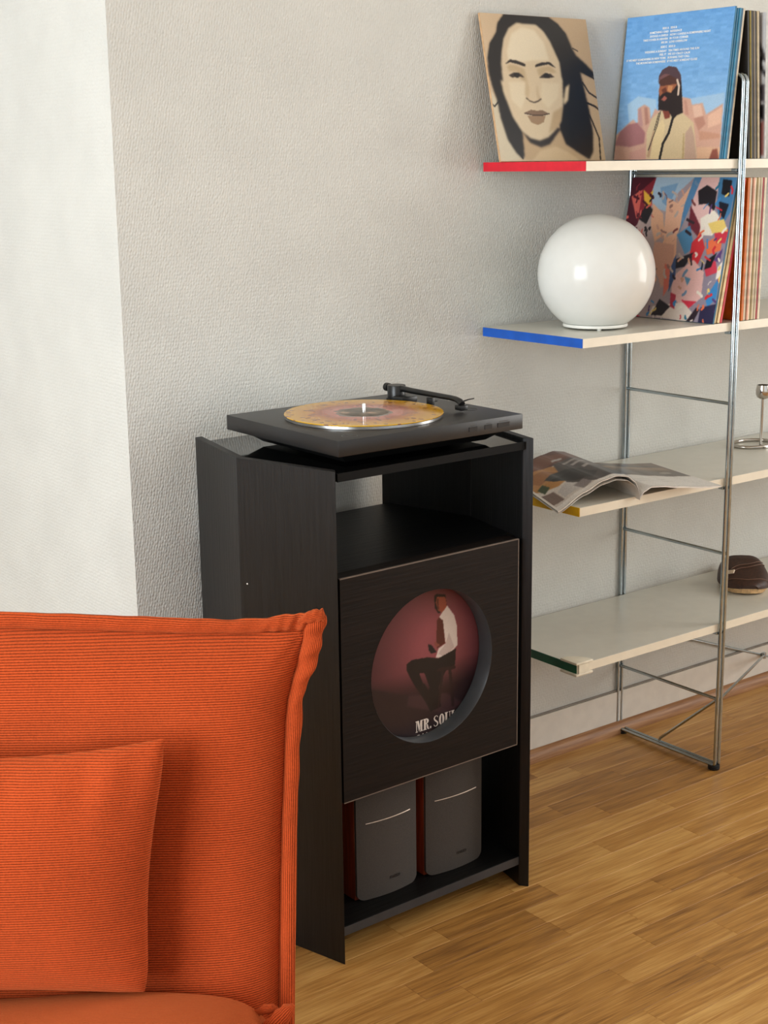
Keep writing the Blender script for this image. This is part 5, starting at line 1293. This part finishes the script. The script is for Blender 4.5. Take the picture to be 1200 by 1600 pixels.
# solid of the backrest behind the face
bb_ = MB()
def back_shell(a, b):
    w = a
    z = 0.02 + (0.860 - 0.075 * min(1.0, w / 0.7) ** 1.2 - 0.02) * b
    xr = lerp_tab(SEAM, max(z, 0.30)) - 0.002
    # a runs round the right edge to the rear
    if w < 0.3: x, y = xr - 0.001 * w / 0.3, lean_y(z) + 0.012 + 0.02 * w / 0.3
    elif w < 0.7:
        q = (w - 0.3) / 0.4; x, y = xr - 0.001 - 0.055 * q * q, lean_y(z) + 0.032 + 0.13 * q
    else:
        q = (w - 0.7) / 0.3; x, y = xr - 0.056 + (SXL - xr + 0.056) * q, lean_y(z) + 0.162
    return (x, y, z)
bb_.grid(back_shell, 40, 24)
bb_.grid(lambda a, b: (SXL + (lerp_tab(SEAM, 0.862) - 0.002 - (0.056 * b * b) - SXL) * a, lean_y(0.862) + 0.012 + 0.15 * b, lerp_tab(TOPS, SXL + (-0.1035 - SXL) * a) - 0.004 - 0.075 * b ** 1.2), 30, 6)
uvmesh('backrest_shell', bb_, M['cord'], sofa, lambda co: (co.x, co.z))
# flange: a soft double strip along the top and the right edge, folded at the corner
def strip(path_in, path_out, nseg, thick, wav, seed, name, across):
    """ruled strip between two paths (functions of t) with a soft thickness and wrinkles"""
    rnd = random.Random(seed); ph = [rnd.uniform(0, 6.28) for _ in range(4)]
    mb = bmesh.new(); uv = {}
    K = 12
    rows = []
    for i in range(nseg + 1):
        t = i / nseg
        A, B = Vector(path_in(t)), Vector(path_out(t))
        ring_ = []
        for k in range(K):
            a = 2 * math.pi * k / K
            s = 0.5 + 0.5 * math.cos(a)             # 1 at the outer edge
            off = math.sin(a)
            p = A.lerp(B, s)
            wr = wav(t, s) + 0.0007 * math.sin(t * 61 + ph[0] + 3 * s) + 0.0005 * math.sin(t * 113 + ph[1])
            prof_ = thick * (0.65 + 0.35 * math.sin(math.pi * min(1, max(0, s))))
            p = p + Vector((0, -off * prof_ + wr, 0))
            v = mb.verts.new(p); ring_.append(v); uv[v] = (t, s * (B - A).length)
        rows.append(ring_)
    lay = mb.loops.layers.uv.new('UVMap')
    for r0, r1 in zip(rows, rows[1:]):
        for k in range(K):
            f = mb.faces.new((r0[k], r1[k], r1[(k + 1) % K], r0[(k + 1) % K]))
            for lp in f.loops: lp[lay].uv = uv[lp.vert]
    mb.faces.new(rows[0]); mb.faces.new(rows[-1][::-1])
    bmesh.ops.recalc_face_normals(mb, faces=mb.faces[:])
    me = bpy.data.meshes.new(name); mb.to_mesh(me); mb.free()
    return link_mesh(name, me, M['cord'], across, 80)
def rin(t):
    z = 0.10 + (0.872 - 0.10) * t; x = lerp_tab(SEAM, max(z, 0.30)); return (x - 0.002, lean_y(z) + 0.006, z)
def rout(t):
    z = 0.10 + (0.893 - 0.10) * t; x = lerp_tab(OUTR, max(z, 0.30))
    x += 0.0012 * math.sin(z * 95) * min(1, max(0, (z - 0.62) / 0.1)) + 0.0018 * math.sin(z * 210) * max(0, (z - 0.76) / 0.13)
    return (x, lean_y(z) + 0.004, z)
wr = lambda t, s: 0.004 * math.sin(t * 150 + 2.0 * s) * max(0, (t - 0.80) / 0.2)
strip(rin, rout, 170, 0.0085, wr, 3, 'side_flange', bk)
def tin(t):
    x = SXL + (-0.102 - SXL) * (1 - (1 - t) ** 1.5); return (x, lean_y(0.865) + 0.006, lerp_tab(TOPS, x) - 0.002)
def tout(t):
    x = SXL + (-0.080 - SXL) * (1 - (1 - t) ** 1.5); z = lerp_tab(TOPO, x)
    z += 0.0013 * math.sin(x * 130) * max(0, min(1, (x + 0.23) / 0.08))
    return (x, lean_y(0.885) + 0.006, z)
wt = lambda t, s: 0.0036 * math.sin((1 - (1 - t) ** 1.5) * 290 + 5 * s) * max(0, min(1, (t - 0.80) / 0.15))
strip(tin, tout, 200, 0.0080, wt, 4, 'top_flange', bk)
# seat cushion
def seat(a, b):
    """a across (left-right), b from the back foot over the crown to the front"""
    xr = -0.150
    x = SXL + (xr - SXL) * (1 - (1 - a) ** 1.7)
    dr = max(0.0, xr - x)
    th = math.pi * b
    ez = math.sin(th) ** 0.45 if 0 < b < 1 else 0.0
    yc = -0.41; hy = 0.385
    y = yc + hy * math.copysign(abs(math.cos(th)) ** 0.55, math.cos(th))
    side = (1 - math.exp(-dr / 0.022))
    z = 0.33 + (0.117 * ez) * (0.25 + 0.75 * side) + 0.004 * math.sin(x * 17 + 1)
    return (x, y, z)
mb = MB(); mb.grid(seat, 70, 60)
st = uvmesh('seat_cushion', mb, M['nap'], sofa, lambda co: (co.x, co.y + co.z))
sd = MB(); sd.box(SXL, -0.152, -0.80, 0.02, 0.10, 0.345, 0.01, 2)
uvmesh('seat_base', sd, M['cord'], sofa, lambda co: (co.x, co.z))
for fx in (SXL + 0.08, -0.25):
    for fy in (-0.74, -0.06):
        MB().lathe([(0, 0), (0.016, 0), (0.022, 0.099), (0, 0.099)], 16, fx, fy).build('foot', M['rubber'], sofa)
# gathered corners: soft rolls with ribs along their length
def roll(pts, rs, name, parent):
    pts = [Vector(p) for p in pts]
    fine_p, fine_r = [], []
    for i in range(len(pts) - 1):
        for k in range(6):
            t = k / 6; fine_p.append(pts[i].lerp(pts[i + 1], t)); fine_r.append(rs[i] + (rs[i + 1] - rs[i]) * t)
    fine_p.append(pts[-1]); fine_r.append(rs[-1])
    K = 20; mb = bmesh.new(); rows = []; uv = {}
    ax = (pts[-1] - pts[0]).normalized(); side = ax.cross(Vector((0, -1, 0))).normalized(); dep = ax.cross(side).normalized()
    for i, p in enumerate(fine_p):
        rw = []
        for k in range(K):
            a = 2 * math.pi * k / K
            rr = fine_r[i] * (1 + 0.07 * math.sin(i * 1.1 + 2 * a))
            v = mb.verts.new(p + side * math.cos(a) * rr + dep * math.sin(a) * rr * 0.75); rw.append(v); uv[v] = (i * 0.004, a * 0.011)
        rows.append(rw)
    lay = mb.loops.layers.uv.new('UVMap')
    for r0, r1 in zip(rows, rows[1:]):
        for k in range(K):
            f = mb.faces.new((r0[k], r1[k], r1[(k + 1) % K], r0[(k + 1) % K]))
            for lp in f.loops:
                u_, v_ = uv[lp.vert]
                if k == K - 1 and v_ == 0: v_ = 2 * math.pi * 0.011
                lp[lay].uv = (u_, v_)
    mb.faces.new(rows[0]); mb.faces.new(rows[-1][::-1]); bmesh.ops.recalc_face_normals(mb, faces=mb.faces[:])
    me = bpy.data.meshes.new(name); mb.to_mesh(me); mb.free()
    return link_mesh(name, me, M['cord'], parent, 80)
roll([(-0.176, -0.075, 0.350), (-0.160, -0.072, 0.368), (-0.140, -0.068, 0.388), (-0.1295, -0.066, 0.399), (-0.1235, -0.064, 0.404)], [0.010, 0.0115, 0.0115, 0.0095, 0.003], 'seat_flange', st)
roll([(-0.176, -0.055, 0.386), (-0.162, -0.055, 0.392), (-0.150, -0.055, 0.394), (-0.144, -0.055, 0.393)], [0.003, 0.0065, 0.0065, 0.003], 'seat_flange', st)
ly_ = lean_y(0.885)
roll([(-0.112, ly_ - 0.001, 0.8765), (-0.100, ly_ - 0.003, 0.8835), (-0.088, ly_ - 0.003, 0.8865), (-0.0795, ly_ - 0.002, 0.8850), (-0.0765, ly_ - 0.001, 0.8790)], [0.003, 0.0075, 0.0085, 0.0070, 0.003], 'corner_fold', bk)

# ------------------------------------------------------------------ throw pillow
pil = empty('throw_pillow', (1.0598 + math.cos(SOFA_RZ) * -0.50 - math.sin(SOFA_RZ) * -0.088, -1.1175 + math.sin(SOFA_RZ) * -0.50 + math.cos(SOFA_RZ) * -0.088, 0.435), SOFA_RZ, 'small orange corduroy pillow leaning on the sofa backrest', 'pillow')
PW, PHt = 0.219, 0.326
def pill(a, b, front):
    u, v = 2 * a - 1, 2 * b - 1
    u = math.sin(u * math.pi / 2) * 0.6 + u * 0.4; v = math.sin(v * math.pi / 2) * 0.6 + v * 0.4
    x = PW * u * (1 - 0.070 * (1 - v * v) * (1 if u > 0 else 1)) ; z = PHt / 2 + PHt / 2 * v * (1 - 0.085 * (1 - u * u))
    x += 0.017 * v * (u + 1) / 2                           # right edge slants outwards at the top
    z += -0.006 * (1 - u) * (v > 0) * v + 0.008 * max(0, u) ** 3 * max(0, v) ** 3
    th = 0.060 * (max(0, 1 - u * u) ** 0.5) * (max(0, 1 - v * v) ** 0.5) + 0.004 * (1 - u ** 8) * (1 - v ** 8)
    th += (0.0042 * math.sin(17 * u + 2) * max(0, v) ** 3 + 0.0030 * math.sin(26 * u + 2) * max(0, v) ** 3 + 0.0035 * math.sin(30 * v + 10 * u) * max(0, u) ** 4 * (1 if v < -0.4 else 0.25)) * (1 - u ** 8) * (1 - v ** 8)
    # soft, rounded corner tips
    rnd_ = (u * u * v * v) ** 3
    x -= 0.010 * math.copysign(1, u) * rnd_; z -= 0.004 * math.copysign(1, v) * rnd_
    lean = 0.10 * z
    return (x, (-th if front else th * 0.70) + lean, z)
mb = MB(); mb.grid(lambda a, b: pill(a, b, True), 60, 60); mb.grid(lambda a, b: pill(a, b, False), 60, 60)
uvmesh('pillow_cover', mb, M['cord'], pil, lambda co: (co.x, co.z + 0.25 * co.y))
